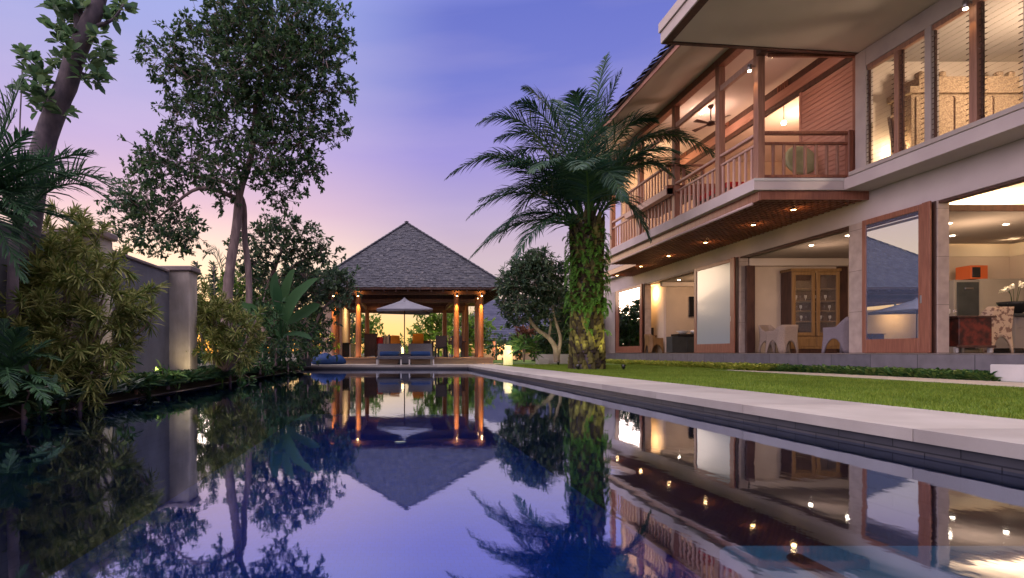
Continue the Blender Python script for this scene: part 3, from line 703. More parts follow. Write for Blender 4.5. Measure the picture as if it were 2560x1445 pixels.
# neighbour pavilion behind
nb = thing('neighbour_house', 'low neighbouring building with dark blue shingle roof behind the pavilion right side', 'house', (13,43,GZ))
a = MB(); z0, z1 = .78, 4.1
x0, x1, y0, y1 = 3.2, 17, 37, 50
Vs = []
a = MB(); a.add([(x0,y0,z0),(x1,y0,z0),(x1-3.6,y0+5.5,z1),(x0+3.6,y0+5.5,z1),(x1,y1,z0),(x0,y1,z0)], [(0,1,2,3),(1,4,2),(4,5,3,2),(5,0,3)]); a.build('roof_boarding', 'wood_dark', nb)
Vs = []
for c in range(26):
    t0, t1 = c/26, min(1,(c+1.7)/26); s = 0; xa, xb = x0+3.6*t0, x1-3.6*t0
    s = xa
    while s < xb:
        s2 = min(s+rnd.uniform(.25,.5), xb); 
        Vs += [(s,y0+5.5*t0-.02,z0+(z1-z0)*t0+.06),(s2-.01,y0+5.5*t0-.02,z0+(z1-z0)*t0+.06),(min(s2-.01,x1-3.6*t1),y0+5.5*t1,z0+(z1-z0)*t1+.02),(max(s,x0+3.6*t1),y0+5.5*t1,z0+(z1-z0)*t1+.02)]; s = s2
fastmesh('roof', np.array(Vs), 4, 'shingle_far', nb)
a = MB(); a.box(x0+1,x1-1,y0+1,y0+1.2,-.1,z0-.25); a.box(x0+1,x1-1,y0+.9,y0+1.0,GZ,-.1); a.build('wall', 'plaster_warm', nb)
for (wx0,wx1) in ((4.6,6.0),(6.6,7.5),(8.2,8.9)):
    a = MB(); a.box(wx0,wx1,y0+.93,y0+.99,0,.42); a.build('window', 'screenlight', nb)
for x in (4.3,6.3,8.05,9.6): a = MB(); a.bar((x,y0+.5,GZ),(x,y0+.5,z0),.18); a.build('post', 'wood_red', nb)
lamp('neighbour_light', 'AREA', (7,37.2,.3), 60, (1,.6,.32), 1.5, (7,39,-.3))
# ------------------------------------------------------------------ the villa
vl = thing('villa', 'two storey modern villa with louvred upper windows, timber balcony and glass sliding doors', 'house', (10.6,15,GZ))
XD = 10.6
SPLIT = {'ceiling','inner_wall','kitchen_wall','kitchen_wall_top','wall_beam','doorway_frame','door_jamb','upper_inner_wall','window_mullion','window_head','upper_slab','balcony_slab','upper_room_wall','end_wall','lattice_backing','side_panel','screen_frame'}
def part(name, m, *boxes, parent=None, b=.006):
    if name in SPLIT and len(boxes) > 1:
        for bx in boxes: o = part(name, m, bx, parent=parent, b=b)
        return o
    a = MB()
    for bx in boxes: a.bbox(*bx, b) if b else a.box(*bx)
    return a.build(name, m, parent or vl)
part('terrace_slab', 'terrace', (10.2,18,1,29.4,-.32,-.03))
part('terrace_floor', 'terrace_floor', (10.19,18,1,29.42,-.0298,-.012), b=0)
part('foundation', 'soil', (10.55,18,1,29.2,GZ-.1,-.32), b=0)
part('facade_beam', 'plaster_grey', (XD,10.9,1,29.1,3.0,3.65))
part('end_wall', 'plaster', (XD,11.2,27.45,29.1,-.012,3.0), (11.2,18,28.9,29.1,-.012,3.6))
for (x0,x1,y0,y1) in ((10.6,10.87,24.15,24.38),(10.6,10.87,17.42,17.65),(10.6,10.86,12.72,13.18),(10.6,10.83,11.0,11.22),(10.6,10.86,6.2,6.66)):
    part('column', 'conc', (x0,x1,y0,y1,-.012,2.998))
part('upper_slab', 'plaster_grey', (9.96,18,1,12.52,3.652,3.912), (10.35,18,12.522,29.1,3.652,3.912))
part('balcony_slab', 'plaster_grey', (7.95,10.348,12.53,22.0,3.66,3.914), (9.3,10.348,22.002,25.5,3.66,3.914))
part('slab_drip_edge', 'whitestone', (7.94,10.36,12.515,12.53,3.86,3.922), b=.003)
part('rear_wall', 'plaster_warm', (17.8,18,1,29.1,-.012,8))
# sliding doors
def door(y0, y1, pane, st0=.12, st1=.14, grp='leaf'):
    d = part('sliding_door', 'wood_red', (XD-.09,XD-.04,y0,y0+st0,.0,3.0), (XD-.09,XD-.04,y1-st1,y1,.0,3.0), (XD-.09,XD-.04,y0+st0,y1-st1,2.88,3.0), (XD-.09,XD-.04,y0+st0,y1-st1,.0,.30))
    a = MB(); a.box(XD-.07,XD-.06,y0+st0,y1-st1,.30,2.88); a.build('glass', pane, d)
    a = MB(); a.bbox(XD-.105,XD-.09,y0+.04,y0+.08,1.0,1.16,.004); a.build('handle', 'steel', d)
    return d
def hz(y0, y1):
    pass
door(24.35,27.2,'glass_mirror',.14,.35); door(17.66,19.95,'glass_screen',.12,.16); door(11.2,12.70,'glass_tint',.12,.1)
part('door_jamb', 'wood_dark', (XD-.03,XD-.005,24.15,24.4,0,3.0), (XD-.03,XD-.005,27.2,27.44,0,3.0), (XD-.03,XD-.005,17.46,17.72,0,3.0), (XD-.03,XD-.005,11.02,11.24,0,3.0), b=.003)
part('door_jamb', 'wood_red', (XD-.14,XD-.10,11.02,11.19,0,3.0), (XD-.14,XD-.10,17.47,17.65,0,3.0), (XD-.14,XD-.10,24.17,24.34,0,3.0), b=.003)
part('door_track', 'wood_dark', (XD+.02,XD+.2,1,29,2.95,2.998), b=0)
# ground-floor ceilings and inner walls
part('ceiling', 'ceiling_in', (10.9,18,11.56,15.1,2.952,2.99), (10.9,14.3,15.1,17.6,2.95,2.99), (10.9,18,17.8,28.9,2.95,2.99), b=0)
part('cove_edge', 'wood_dark', (10.91,18,11.52,11.558,2.93,3.06), b=.003)
part('upper_ceiling', 'cream', (10.9,17.8,1,15.1,3.60,3.648), b=0)
part('inner_wall', 'plaster_warm', (10.9,17.8,17.6,17.79,0,3.6), (11.2,17.8,23.5,23.7,0,3.6), (14.3,14.5,15.1,17.6,0,3.6))
part('inner_wall', 'cream', (10.9,11.2,25.2,25.4,0,3.6), (11.2,11.35,23.7,25.4,0,3.6), (10.87,10.95,24.4,25.2,0,3.0))
part('kitchen_wall', 'plaster_warm', (14.5,16.8,15.2,15.35,0,2.62), (16.6,16.8,1,15.2,0,2.62))
part('kitchen_wall_top', 'cream', (14.5,16.8,15.19,15.35,2.622,3.6), (16.59,16.8,1,15.2,2.622,3.6), b=0)
part('wall_beam', 'soffit', (10.9,14.3,17.4,17.6,2.72,2.95), (10.95,17.8,23.3,23.5,2.78,2.95))
part('doorway_frame', 'wood_dark', (10.72,10.98,17.25,17.33,0,2.7), (13.75,14.05,17.5,17.58,0,2.7), b=.004)
for (x,y,z) in ((11.3,22.6,2.95),(11.28,15.3,2.95),(11.27,14.04,2.95),(12.5,12.7,2.95),(13.9,14.04,2.95),(13.9,12.8,2.95),(12.6,20.9,2.95)):
    a = MB(); a.lathe((x,y,z-.012), [(.045,0),(.05,.01)], 14); a.build('ceiling_light', 'bulb', vl)
lamp('tv_room_light', 'POINT', (12.2,21.6,2.5), 80, (1,.66,.4), .2)
lamp('alcove_light_warm', 'POINT', (11.05,24.4,2.6), 60, (1,.62,.28), .06)
lamp('dining_light', 'POINT', (11.6,15.2,2.3), 26, (1,.7,.5), .2)
lamp('kitchen_light', 'POINT', (13.0,12.6,2.1), 90, (1,.72,.48), .2)
lamp('kitchen_cove', 'AREA', (14,13.2,3.05), 160, (1,.74,.46), 1.6, (14,13.2,3.6))
lamp('kitchen_cove_front', 'AREA', (13,9.6,3.0), 110, (1,.74,.46), 1.4, (13,10,3.6))
lamp('kitchen_cove_side', 'POINT', (15.9,14.5,2.98), 40, (1,.72,.42), .1)
# balcony timberwork
PX = 8.07
posts = [12.58,14.12,16.4,18.8,21.3]
for i, y in enumerate(posts):
    p_ = part('balcony_post', 'wood_mid', (PX,PX+.16,y,y+.17,3.914,7.25))
part('roof_plate', 'wood_red', (PX-.03,PX+.19,12.4,25.3,7.25,7.45))
part('tie_beam', 'wood_pink', (PX+.03,PX+.13,12.76,21.3,6.62,6.76))
bl = part('balustrade', 'wood_pink', (PX+.02,PX+.14,12.76,21.3,4.95,5.01), (PX+.04,PX+.12,12.76,21.3,4.72,4.77), (PX+.04,PX+.12,12.76,21.3,3.96,4.01), b=.008)
part('balustrade_end_rail', 'wood_red', (PX+.17,10.12,12.60,12.72,4.95,5.01), (PX+.17,10.12,12.62,12.70,4.72,4.77), (PX+.17,10.12,12.62,12.70,3.97,4.03), (10.12,10.24,12.58,12.70,3.914,5.03), b=.008)
y = 12.92
nb_ = 0
while y < 21.2:
    if min(abs(y-q-.08) for q in posts) > .12:
        a = MB(); a.bbox(PX+.055,PX+.105,y-.025,y+.025,4.01,4.72,.006); a.build('baluster', 'wood_pink', bl)
    y += .232
for k in range(7):
    x = PX+.37+k*.243; a = MB(); a.bbox(x,x+.055,12.64,12.69,4.03,4.72,.006); a.build('baluster', 'wood_mid', vl)
part('corner_post', 'wood_red', (10.26,10.36,12.54,12.66,3.914,6.8))
part('end_beam', 'wood_dark', (PX-.03,10.36,12.42,12.60,6.70,6.92))
part('end_beam_trim', 'wood_red', (PX+.2,10.25,12.5,12.56,6.64,6.70))
XW = 10.38
# boarded screen (real boards)
a = MB(); z = 3.92
while z < 6.7:
    a.bbox(XW-.02,XW+.02,12.7,14.4,z,z+.108,.006); z += .116
a.build('board_screen', 'wood_siding', vl)
part('screen_backing', 'wood_dark', (XW+.02,XW+.04,12.7,14.4,3.92,6.7), b=0)
part('screen_frame', 'wood_siding', (XW-.03,XW+.03,12.60,12.70,3.92,6.73), (XW-.03,XW+.03,14.4,14.48,3.92,6.73))
part('door_header', 'wood_siding', (XW-.03,XW+.08,12.6,21.6,6.86,7.12))
part('header_dark_rail', 'wood_dark', (XW-.01,XW+.08,12.6,21.6,6.73,6.86), (XW-.01,XW+.08,12.6,21.6,7.12,7.31), b=0)  # dark wood rails below and above the door header
for y0 in (14.9,17.6,20.2):
    a = MB()
    for k in range(5): a.box(XW-.035,XW-.012,y0+k*.09,y0+k*.09+.045,7.13,7.3)
    a.build('vent_slats', 'wood_red', vl)
part('ceiling_upper', 'soffit', (PX+.19,17.8,12.35,25.3,7.40,7.46), b=0)
part('upper_inner_wall', 'plaster_warm', (XW+.1,17.8,21.6,21.75,3.92,7.4), (15.6,15.75,12.6,21.6,3.92,7.4), (XW+.1,17.8,12.36,12.55,3.914,7.4), (8.6,XW+.1,21.6,21.75,3.914,7.4), (XW-.02,XW+.1,21.75,25.4,3.914,7.4))
# the hanging bay
by = part('bay', 'wood_pink', (PX-.22,PX-.02,16.45,19.5,4.66,4.86))
part('bay_panel', 'wood_red', (PX-.2,8.95,16.45,16.55,4.67,4.95), parent=by); part('bay_floor', 'wood_dark', (PX-.19,8.95,16.56,19.45,4.68,4.74), parent=by)
part('bay_rail', 'wood_mid', (PX-.2,PX-.1,16.45,19.5,5.5,5.56), (PX-.2,8.95,16.45,16.52,5.5,5.56), (8.9,8.98,16.45,16.53,4.95,5.5), (8.35,8.42,16.46,16.52,4.95,5.5), parent=by)
a = MB(); y = 16.5
while y < 19.5: a.bbox(PX-.17,PX-.13,y,y+.04,4.86,5.5,.004); y += .2
a.build('bay_slats', 'wood_pink', by)
a = MB(); a.box(PX-.12,8.9,16.48,16.5,4.96,5.48); a.build('bay_glass', 'glass_clear', by)
# main roof over the balcony wing
a = MB(); a.prism([(6.5,12.36,7.13),(PX-.03,12.36,7.44),(PX-.03,12.36,7.50),(6.5,12.36,7.19)], (0,13.1,0)); a.build('eave_soffit', 'soffit', vl)
a = MB(); a.bbox(6.46,6.5,12.36,25.5,7.10,7.25,.006); a.build('eave_board', 'wood_siding', vl)
V = []; 
for c in range(22):
    x0 = 6.33+c*.36; z0 = 7.26+c*.22; y = 12.36
    while y < 25.6:
        y2 = y+rnd.uniform(.12,.25); dz = rnd.uniform(0,.03); dn = rnd.uniform(0,.05)
        V += [(x0-dn,y,z0+.03+dz),(x0-dn,y2-.01,z0+.03+dz),(x0+.62,y2-.01,z0+.38),(x0+.62,y,z0+.38)]
        V += [(x0-dn,y,z0+dz),(x0-dn,y2-.01,z0+dz),(x0-dn,y2-.01,z0+.03+dz),(x0-dn,y,z0+.03+dz)]; y = y2
fastmesh('shingle_roof', np.array(V), 4, 'shingle', vl)
a = MB(); a.prism([(6.4,12.36,7.22),(14.3,12.36,12.05),(14.3,12.36,12.13),(6.4,12.36,7.27)], (0,13.2,0)); a.build('roof_boarding', 'wood_dark', vl)
a = MB(); a.prism([(14.35,12.36,12.1),(18.2,12.36,9.7),(18.2,12.36,9.8),(14.35,12.36,12.2)], (0,13.2,0)); a.build('roof_back_slope', 'shingle', vl)
# near flat roof with sloping soffit
a = MB(); a.prism([(5.99,1,6.86),(10.2,1,6.60),(10.2,1,7.2),(5.99,1,7.2)], (0,11.28,0)); a.prism([(10.201,1,6.6),(18,1,6.6),(18,1,7.2),(10.201,1,7.2)], (0,11.28,0)); a.build('roof_soffit', 'soffit', vl)
part('roof_edge_strip', 'wood_dark', (5.80,5.99,1,12.28,6.84,7.2), b=.004)
a = MB(); a.prism([(5.8,12.282,6.84),(10.4,12.282,6.57),(10.4,12.282,6.72),(5.8,12.282,6.99)], (0,.09,0)); a.build('roof_end_beam', 'wood_dark', vl)
part('roof_fascia', 'plaster', (5.76,5.799,1,12.34,6.83,7.07)); part('roof_fascia_top', 'plaster', (5.72,5.80,1,12.36,7.073,7.28)); 
part('roof_cover', 'capstone', (5.8,18,1,12.35,7.201,7.26), b=0)
# soffit lattice
lt = part('lattice_board', 'wood_red', (8.14,10.598,12.6,12.66,3.46,3.655), (8.10,8.14,12.6,22,3.44,3.655), (9.3,9.34,22,25.5,3.44,3.655))
a = MB(); x = 8.22
while x < 10.56:
    a.box(x,x+.035,12.662,21.98 if x < 9.3 else 25.45,3.47,3.505); x += .15
a.build('lattice_slats', 'wood_hz', lt)
a = MB(); y = 12.8
while y < 25.4:
    a.box(8.145 if y < 22 else 9.345,10.59,y,y+.04,3.474,3.51); y += .19
a.build('lattice_cross_slats', 'wood_hz', lt)
part('lattice_backing', 'wood_dark', (8.15,10.59,12.67,22,3.63,3.655), (9.34,10.59,22,25.45,3.63,3.655), b=0)
a = MB(); a.tube([(8.05,12.75,3.40),(8.05,22.1,3.40)], .035, 8); a.build('drain_pipe', 'pipe', vl)
for (x,y) in ((9.45,13.4),(9.5,15.0),(9.53,17.4),(9.53,19.8),(9.58,22.2),(9.65,24.8)):
    a = MB(); a.lathe((x,y,3.435), [(.06,0),(.075,.03),(.075,.05)], 14); d = a.build('soffit_light', 'wood_dark', vl)
    a = MB(); a.lathe((x,y,3.43), [(.05,0),(.05,.004)], 14); a.build('soffit_bulb', 'bulb_orange', d)
    lamp('soffit_lamp', 'POINT', (x+.02,y,3.34), 4, (1,.55,.2), .05)
# upper window wall
part('window_sill', 'plaster', (9.93,10.24,1,12.36,3.914,4.0))
wf = part('window_wall', 'plaster', (10.08,10.24,12.08,12.36,4.002,6.59), (10.08,10.24,10.60,10.73,4.002,6.22), (10.08,10.24,8.87,9.03,4.002,6.22), (10.08,10.24,1,7.2,4.002,6.22), (10.08,10.24,1,12.079,6.222,6.59))
part('window_head', 'wood_mid', (10.10,10.2,10.732,12.078,6.12,6.22), (10.10,10.2,9.032,10.598,6.12,6.22), (10.10,10.2,7.2,8.868,6.12,6.22), b=.004)
part('window_mullion', 'wood_mid', (10.06,10.18,11.28,11.37,4.002,6.12), (10.06,10.18,9.74,9.87,4.002,6.12), (10.06,10.18,7.95,8.08,4.002,6.12))
bays = [(11.38,12.07),(10.74,11.27),(9.88,10.59),(9.04,9.73),(8.09,8.86),(7.21,7.94)]
for (y0,y1) in bays:
    a = MB(); a.bbox(10.13,10.17,y0,y0+.03,4.01,6.11,.003); a.bbox(10.13,10.17,y1-.03,y1,4.01,6.11,.003)
    z = 4.06
    while z < 6.08:
        for yy in (y0+.03,y1-.045): a.prism([(10.06,yy,z-.035),(10.075,yy,z-.045),(10.2,yy,z+.02),(10.19,yy,z+.03)], (0,.014,0))
        z += .098
    lf_ = a.build('louvre_bracket', 'wood_dark', vl)
    a = MB(); z = 4.06
    while z < 6.08:
        a.prism([(10.045,y0+.04,z-.052),(10.05,y0+.04,z-.056),(10.205,y0+.04,z+.026),(10.2,y0+.04,z+.031)], (0,y1-y0-.08,0)); z += .098
    a.build('louvre_glass', 'glass_louvre', lf_)
part('upper_room_wall', 'plaster_warm', (10.24,15.4,12.2,12.34,3.914,6.37), (15.4,15.6,1,12.34,3.914,6.6))
part('upper_room_ceiling', 'ceiling_in', (10.24,15.4,1,12.33,6.372,6.42), b=0)
part('upper_room_floor', 'terrace_floor', (10.24,15.4,1,12.2,3.915,3.925), b=0)
lamp('upper_room_light', 'POINT', (11.9,10.0,5.2), 270, (1,.80,.58), .2)
lamp('upper_room_uplight', 'POINT', (10.7,11.95,4.35), 40, (1,.8,.5), .06)
lamp('upper_room_uplight2', 'POINT', (13.75,11.9,5.0), 30, (1,.72,.4), .06)
lamp('upper_hall_light', 'POINT', (12.4,17,6.6), 260, (1,.56,.34), .2)
lamp('balcony_light', 'POINT', (9.3,16.9,6.9), 80, (1,.66,.5), .15)
lamp('balcony_light_far', 'POINT', (9.1,20.4,6.6), 90, (1,.66,.36), .15)
lamp('balcony_light_near', 'POINT', (9.3,13.6,6.2), 16, (1,.6,.45), .15)
def spotfix(x, y, z, tx, ty, tz, w_=22):
    a = MB(); a.lathe((x,y,z), [(.035,0),(.045,.01),(.045,.13),(.02,.15)], 12); a.bar((x,y,z+.1),(tx,ty,z+.1),.02); s_ = a.build('wall_spotlight', 'steel', vl)
    a = MB(); a.lathe((x,y,z-.02), [(.034,0),(.036,.019)], 12); a.build('spotlight_bulb', 'bulb', s_)
    lamp('post_spot', 'SPOT', (x,y,z-.03), w_, (1,.6,.22), .02, (tx,ty,tz), 60)
spotfix(7.93,12.66,6.40,8.06,12.66,4.6,26); spotfix(9.93,9.80,6.05,10.05,9.80,4.6,12)
for (x,y) in ((9.3,17.2),(9.3,13.9),(11.4,16.5)):
    a = MB(); a.lathe((x,y,7.375), [(.05,0),(.055,.02)], 12); a.build('ceiling_light', 'bulb', vl)
gl_ = setp(thing('globe_lamp', 'round glowing globe lamp hanging inside the upper open room', 'lamp', (11.35,16.5,6.9)))
a = MB(); a.lathe((11.35,16.5,6.8), [(.01,-.07),(.05,-.05),(.07,0),(.05,.05),(.01,.07)], 14); a.build('globe', 'bulb', gl_)
a = MB(); a.bar((11.35,16.5,6.88),(11.35,16.5,7.38),.012); a.build('cord', 'wood_dark', gl_)
fn = thing('ceiling_fan', 'dark ceiling fan hanging over the balcony', 'fan', (9.3,16.7,7.38))
a = MB(); a.lathe((9.3,16.7,6.85), [(.02,-.06),(.11,-.03),(.11,.05),(.03,.09),(.02,.1)], 14); a.build('motor', 'wood_dark', fn)
a = MB(); a.tube([(9.3,16.7,6.9),(9.3,16.7,7.32)], .018, 8); a.lathe((9.3,16.7,7.3), [(.03,0),(.09,.08)], 14); a.build('rod', 'wood_dark', fn)
for k in range(4):
    an = k*math.pi/2+.35; c_, s_ = math.cos(an), math.sin(an)
    a = MB(); a.prism([(9.3+c_*.1-s_*.03,16.7+s_*.1+c_*.03,6.86),(9.3+c_*.1+s_*.03,16.7+s_*.1-c_*.03,6.85),(9.3+c_*.62+s_*.07,16.7+s_*.62-c_*.07,6.84),(9.3+c_*.62-s_*.07,16.7+s_*.62+c_*.07,6.87)], (0,0,.012)); a.build('blade', 'wood_dark', fn)
# upstairs furniture
rc = thing('round_chair', 'round pale green cushioned chair behind the balcony end railing', 'chair', (9.85,13.7,3.914))
a = MB(); a.lathe((0,0,0), [(.02,-.06),(.22,-.075),(.36,-.02),(.40,.05),(.34,.09),(.18,.05),(.02,.03)], 26)
mt = Matrix.Translation((9.85,13.75,4.72)) @ Matrix.Rotation(R(76),4,'X'); a.v = [tuple(mt @ Vector(p)) for p in a.v]
M['green_pad'] = mat('green_pad', (.30,.32,.17), .85, col2=(.38,.38,.22), scale=6, bump=.3)
a.build('cushion', 'green_pad', rc)
a = MB()
for (dx_,dy_) in ((-.25,-.15),(.25,-.15),(-.2,.25),(.2,.25)): a.bar((9.85+dx_,13.75+dy_,3.914),(9.85-dx_*.4,13.78-dy_*.2,4.45),.035)
a.build('cane_legs', 'wood_dark', rc)
db = thing('daybed', 'low dark red daybed on the balcony beside the round chair', 'daybed', (9.0,15.0,3.914))
part('frame', 'wood_dark', (8.5,9.5,14.5,16.0,3.99,4.3), parent=db).location = -Vector(db.location)
part('mattress', 'red', (8.52,9.48,14.52,15.98,4.302,4.46), parent=db, b=.03)
part('backrest', 'wood_red', (8.5,9.5,16.0,16.08,4.0,4.85), parent=db)
for q in ((8.55,14.55),(9.4,14.55),(8.55,15.9),(9.4,15.9)): part('leg', 'wood_dark', (q[0],q[0]+.06,q[1],q[1]+.06,3.914,3.99), parent=db)
cb_ = thing('carved_cabinet', 'wide carved pale wooden cabinet with stepped crest in the upper room', 'cabinet', (11.9,12.0,3.925))
part('body', 'carved', (10.72,13.2,11.7,12.18,4.02,5.42), parent=cb_)
part('cornice', 'carved', (10.62,13.32,11.62,12.18,5.422,5.56), parent=cb_); part('crest', 'carved', (10.85,12.95,11.66,12.16,5.562,5.78), parent=cb_)
for x in (10.9,11.35,12.55,12.8): part('finial', 'carved', (x,x+.13,11.7,11.85,5.782,5.92), parent=cb_, b=.03)
for k in range(4): part('crest_bracket', 'carved', (13.32,13.34+.17*(4-k)*.6,11.72,11.9,5.60-.12*k-.02,5.69-.12*k-.02), parent=cb_, b=.02)
for x in (10.8,11.62,12.44): dr = part('door', 'carved', (x,x+.78,11.67,11.7,4.15,5.35), parent=cb_)
for x in (11.585,12.405): part('door_gap', 'wood_dark', (x,x+.03,11.69,11.7,4.12,5.38), parent=cb_, b=0)
part('plinth', 'wood_dark', (10.76,13.16,11.74,12.16,3.925,4.02), parent=cb_)
tt = thing('carved_totem', 'leaning carved wooden totem board left of the carved cabinet', 'totem', (10.6,11.8,3.925))
a = MB(); a.prism([(10.42,11.7,3.93),(10.72,11.7,3.93),(10.52,11.75,4.95),(10.42,11.76,5.02),(10.32,11.75,4.98)], (0,.07,0)); a.build('board', 'carved', tt)
a = MB(); a.prism([(10.40,11.68,3.94),(10.44,11.68,3.94),(10.36,11.72,4.95),(10.32,11.72,4.93)], (0,.02,0)); a.build('edge_strip', 'wood_dark', tt)

# ------------------------------------------------------------------ ground-floor furniture
def tub(name, x, y, rz, lab, m, grp, wd=.56, dp=.54, hb=.86, ha=.64, cush='charcoal', z=FZ):
    """woven tub chair with arched openings between the legs"""
    s = thing(name, lab, 'chair', (x,y,z), grp)
    path = []   # plan path, front-left round the back to front-right; back is at +y
    q = [(-wd/2,-dp/2),(-wd/2,dp/2-.1),(-wd/2+.1,dp/2),(wd/2-.1,dp/2),(wd/2,dp/2-.1),(wd/2,-dp/2)]
    segs = [16,4,18,4,16]
    for k, n in enumerate(segs):
        for i in range(n): t = i/n; path.append((q[k][0]*(1-t)+q[k+1][0]*t, q[k][1]*(1-t)+q[k+1][1]*t))
    path.append(q[-1]); n = len(path); v = []; f = []; ROW = 9
    for i, (a_, b_) in enumerate(path):
        t = i/(n-1)
        side = t < .3 or t > .7
        if t < .31: u = t/.31
        elif t > .69: u = (1-t)/.31
        else: u = None
        if u is not None: top = ha+(hb-ha)*(max(0,(u-.55)/.45)**1.3); ar = .36*math.sqrt(max(0,1-((u-.52)/.40)**2)) if abs(u-.52) < .40 else 0
        else:
            w_ = (t-.5)/.19; top = hb; ar = .34*math.sqrt(max(0,1-(w_/.72)**2)) if abs(w_) < .72 else 0
        for j in range(ROW):
            h_ = ar+(top-ar)*j/(ROW-1); fl = 1+.10*max(0,(.45-h_))/.45*.9+.08*max(0,h_-.5)
            v.append((x+a_*fl, y+b_*fl+.06*max(0,h_-.45)*(1 if b_ > 0 else 0), z+h_))
    for i in range(n-1):
        for j in range(ROW-1): k = i*ROW+j; f.append((k,k+ROW,k+ROW+1,k+1))
    a = MB(); a.add(v, f, True); o = a.build('shell', m, s)
    md = o.modifiers.new('thick', 'SOLIDIFY'); md.thickness = .035; md.offset = 0
    a = MB(); a.bbox(x-wd/2+.03,x+wd/2-.03,y-dp/2+.01,y+dp/2-.05,z+.36,z+.42,.015); a.build('seat', m, s)
    a = MB(); a.bbox(x-wd/2+.04,x+wd/2-.04,y-dp/2,y+dp/2-.06,z+.422,z+.49,.03); a.build('seat_cushion', cush, s)
    s.rotation_euler = (0,0,rz); return s
G1 = 'woven tub chairs of the dining room'
M['cush_plum'] = mat('cushion_plum', (.1,.045,.06), .9)
tub('tub_chair', 11.2, 16.75, R(20), 'pale woven tub chair at the left, its side against the wooden jamb', 'wicker_pale', G1, cush='cush_plum')
tub('tub_chair', 10.95, 15.95, R(184), 'pale woven tub chair with plum cushion in front of the glazed cabinet', 'wicker_pale', G1, cush='cush_plum', hb=.80)
tub('tub_chair', 10.92, 13.75, R(196), 'mauve grey woven tub chair, back turned, beside the pale stone column', 'wicker_mauve', G1, cush='cush_plum', hb=.88)
tub('patterned_chair', 12.35, 11.75, R(182), 'cream and brown patterned chair with splayed leg beside the red chest', 'pattern_fabric', None, hb=.96, wd=.62)
tub('tub_chair', 10.86, 23.9, R(90), 'honey coloured woven chair beside the alcove desk', 'wood_gold', None, hb=.82)
# glazed cabinet
gc = thing('glazed_cabinet', 'tall golden wood cabinet with two glass doors and shelves of glassware', 'cabinet', (12.72,17.35,FZ))
part('side_panel', 'wood_dark', (11.98,12.02,17.1,17.55,.1,2.5), (13.42,13.46,17.1,17.55,.1,2.5), parent=gc)
part('back_panel', 'wood_dark', (12.02,13.42,17.52,17.55,.1,2.5), parent=gc, b=0)
part('cornice', 'wood_gold', (11.95,13.5,17.05,17.56,2.5,2.58), parent=gc); part('base', 'wood_gold', (11.97,13.47,17.08,17.55,.12,.5), parent=gc)
part('drawer', 'wood_gold', (12.05,12.7,17.06,17.08,.2,.44), parent=gc); part('drawer', 'wood_gold', (12.74,13.4,17.06,17.08,.2,.44), parent=gc)
part('plinth', 'wood_dark', (12.02,13.42,17.12,17.5,-.012,.12), parent=gc)
for (x0,x1) in ((11.99,12.70),(12.74,13.45)):
    d = part('glass_door', 'wood_gold', (x0,x0+.11,17.06,17.1,.52,2.49), (x1-.11,x1,17.06,17.1,.52,2.49), (x0+.11,x1-.11,17.06,17.1,2.38,2.49), (x0+.11,x1-.11,17.06,17.1,.52,.62), parent=gc)
    a = MB(); a.box(x0+.11,x1-.11,17.075,17.082,.62,2.38); a.build('pane', 'glass_clear', d)
for z in (.95,1.27,1.58,1.95): part('shelf', 'wood_gold', (12.03,13.41,17.12,17.5,z,z+.03), parent=gc)
lamp('cabinet_light', 'POINT', (12.7,17.2,2.4), 1.2, (1,.75,.5), .03)
gi = 0
for z in (.98,1.30,1.61):
    for k in range(9):
        x = 12.12+k*.145
        if abs(x-12.72) < .06: continue
        a = MB(); a.lathe((x,17.25+random.uniform(-.03,.06),z), [(.03,0),(.006,.008),(.006,.06),(.03,.09),(.034,.14),(.03,.17)], 10)
        o = a.build('drinking_glass', 'ceramic' if (k+int(z*10)) % 2 else 'glass_clear'); setp(o, 'small stemmed glass in a row on a shelf of the tall glazed cabinet', 'glass', 'glassware on the shelves of the glazed cabinet')
# tv room
tv = thing('television', 'flat black television on the beige wall behind the first open bay', 'television', (12.4,23.4,1.9))
part('screen', 'black', (12.14,13.2,23.40,23.44,1.52,2.36), parent=tv); part('wall_bracket', 'steel', (12.5,12.8,23.44,23.5,1.8,2.05), parent=tv)
cs = thing('media_console', 'charcoal media console under the television', 'console', (11.6,22.7,FZ))
part('body', 'charcoal', (10.95,11.55,22.45,22.95,.02,.66), (11.56,12.6,22.45,22.95,.02,.66), parent=cs); part('top', 'black', (11.15,12.62,22.43,22.97,.662,.76), parent=cs)
bw = thing('bowl', 'white ceramic bowl on the charcoal console', 'bowl', (11.5,22.7,.76))
a = MB(); a.lathe((11.5,22.7,.76), [(.08,0),(.1,.01),(.26,.13),(.25,.13),(.1,.03)], 22); a.build('body', 'ceramic', bw)
a = MB(); a.lathe((11.5,22.7,.758), [(.075,-.0),(.08,.01)], 22); a.build('foot', 'ceramic', bw)
a = MB(); a.lathe((12.0,22.7,.76), [(.1,0),(.17,.05),(.18,.12),(.14,.16),(.13,.16)], 20); setp(a.build('bowl', 'ceramic'), 'second white pot right of the bowl on the charcoal console', 'bowl')
dk = thing('desk', 'honey wood desk against the alcove wall', 'desk', (11.1,24.8,FZ))
part('top', 'wood_gold', (10.97,11.19,24.3,25.15,.72,.76), parent=dk); part('side_panel', 'wood_gold', (11.12,11.19,24.32,24.36,0,.72), (11.12,11.19,25.1,25.14,0,.72), parent=dk)
sp_ = thing('speaker', 'small black speaker on the alcove desk', 'speaker', (11.05,24.45,.76))
part('box', 'black', (11.0,11.1,24.4,24.5,.77,1.1), parent=sp_); part('foot', 'steel', (10.99,11.11,24.39,24.51,.76,.769), parent=sp_)
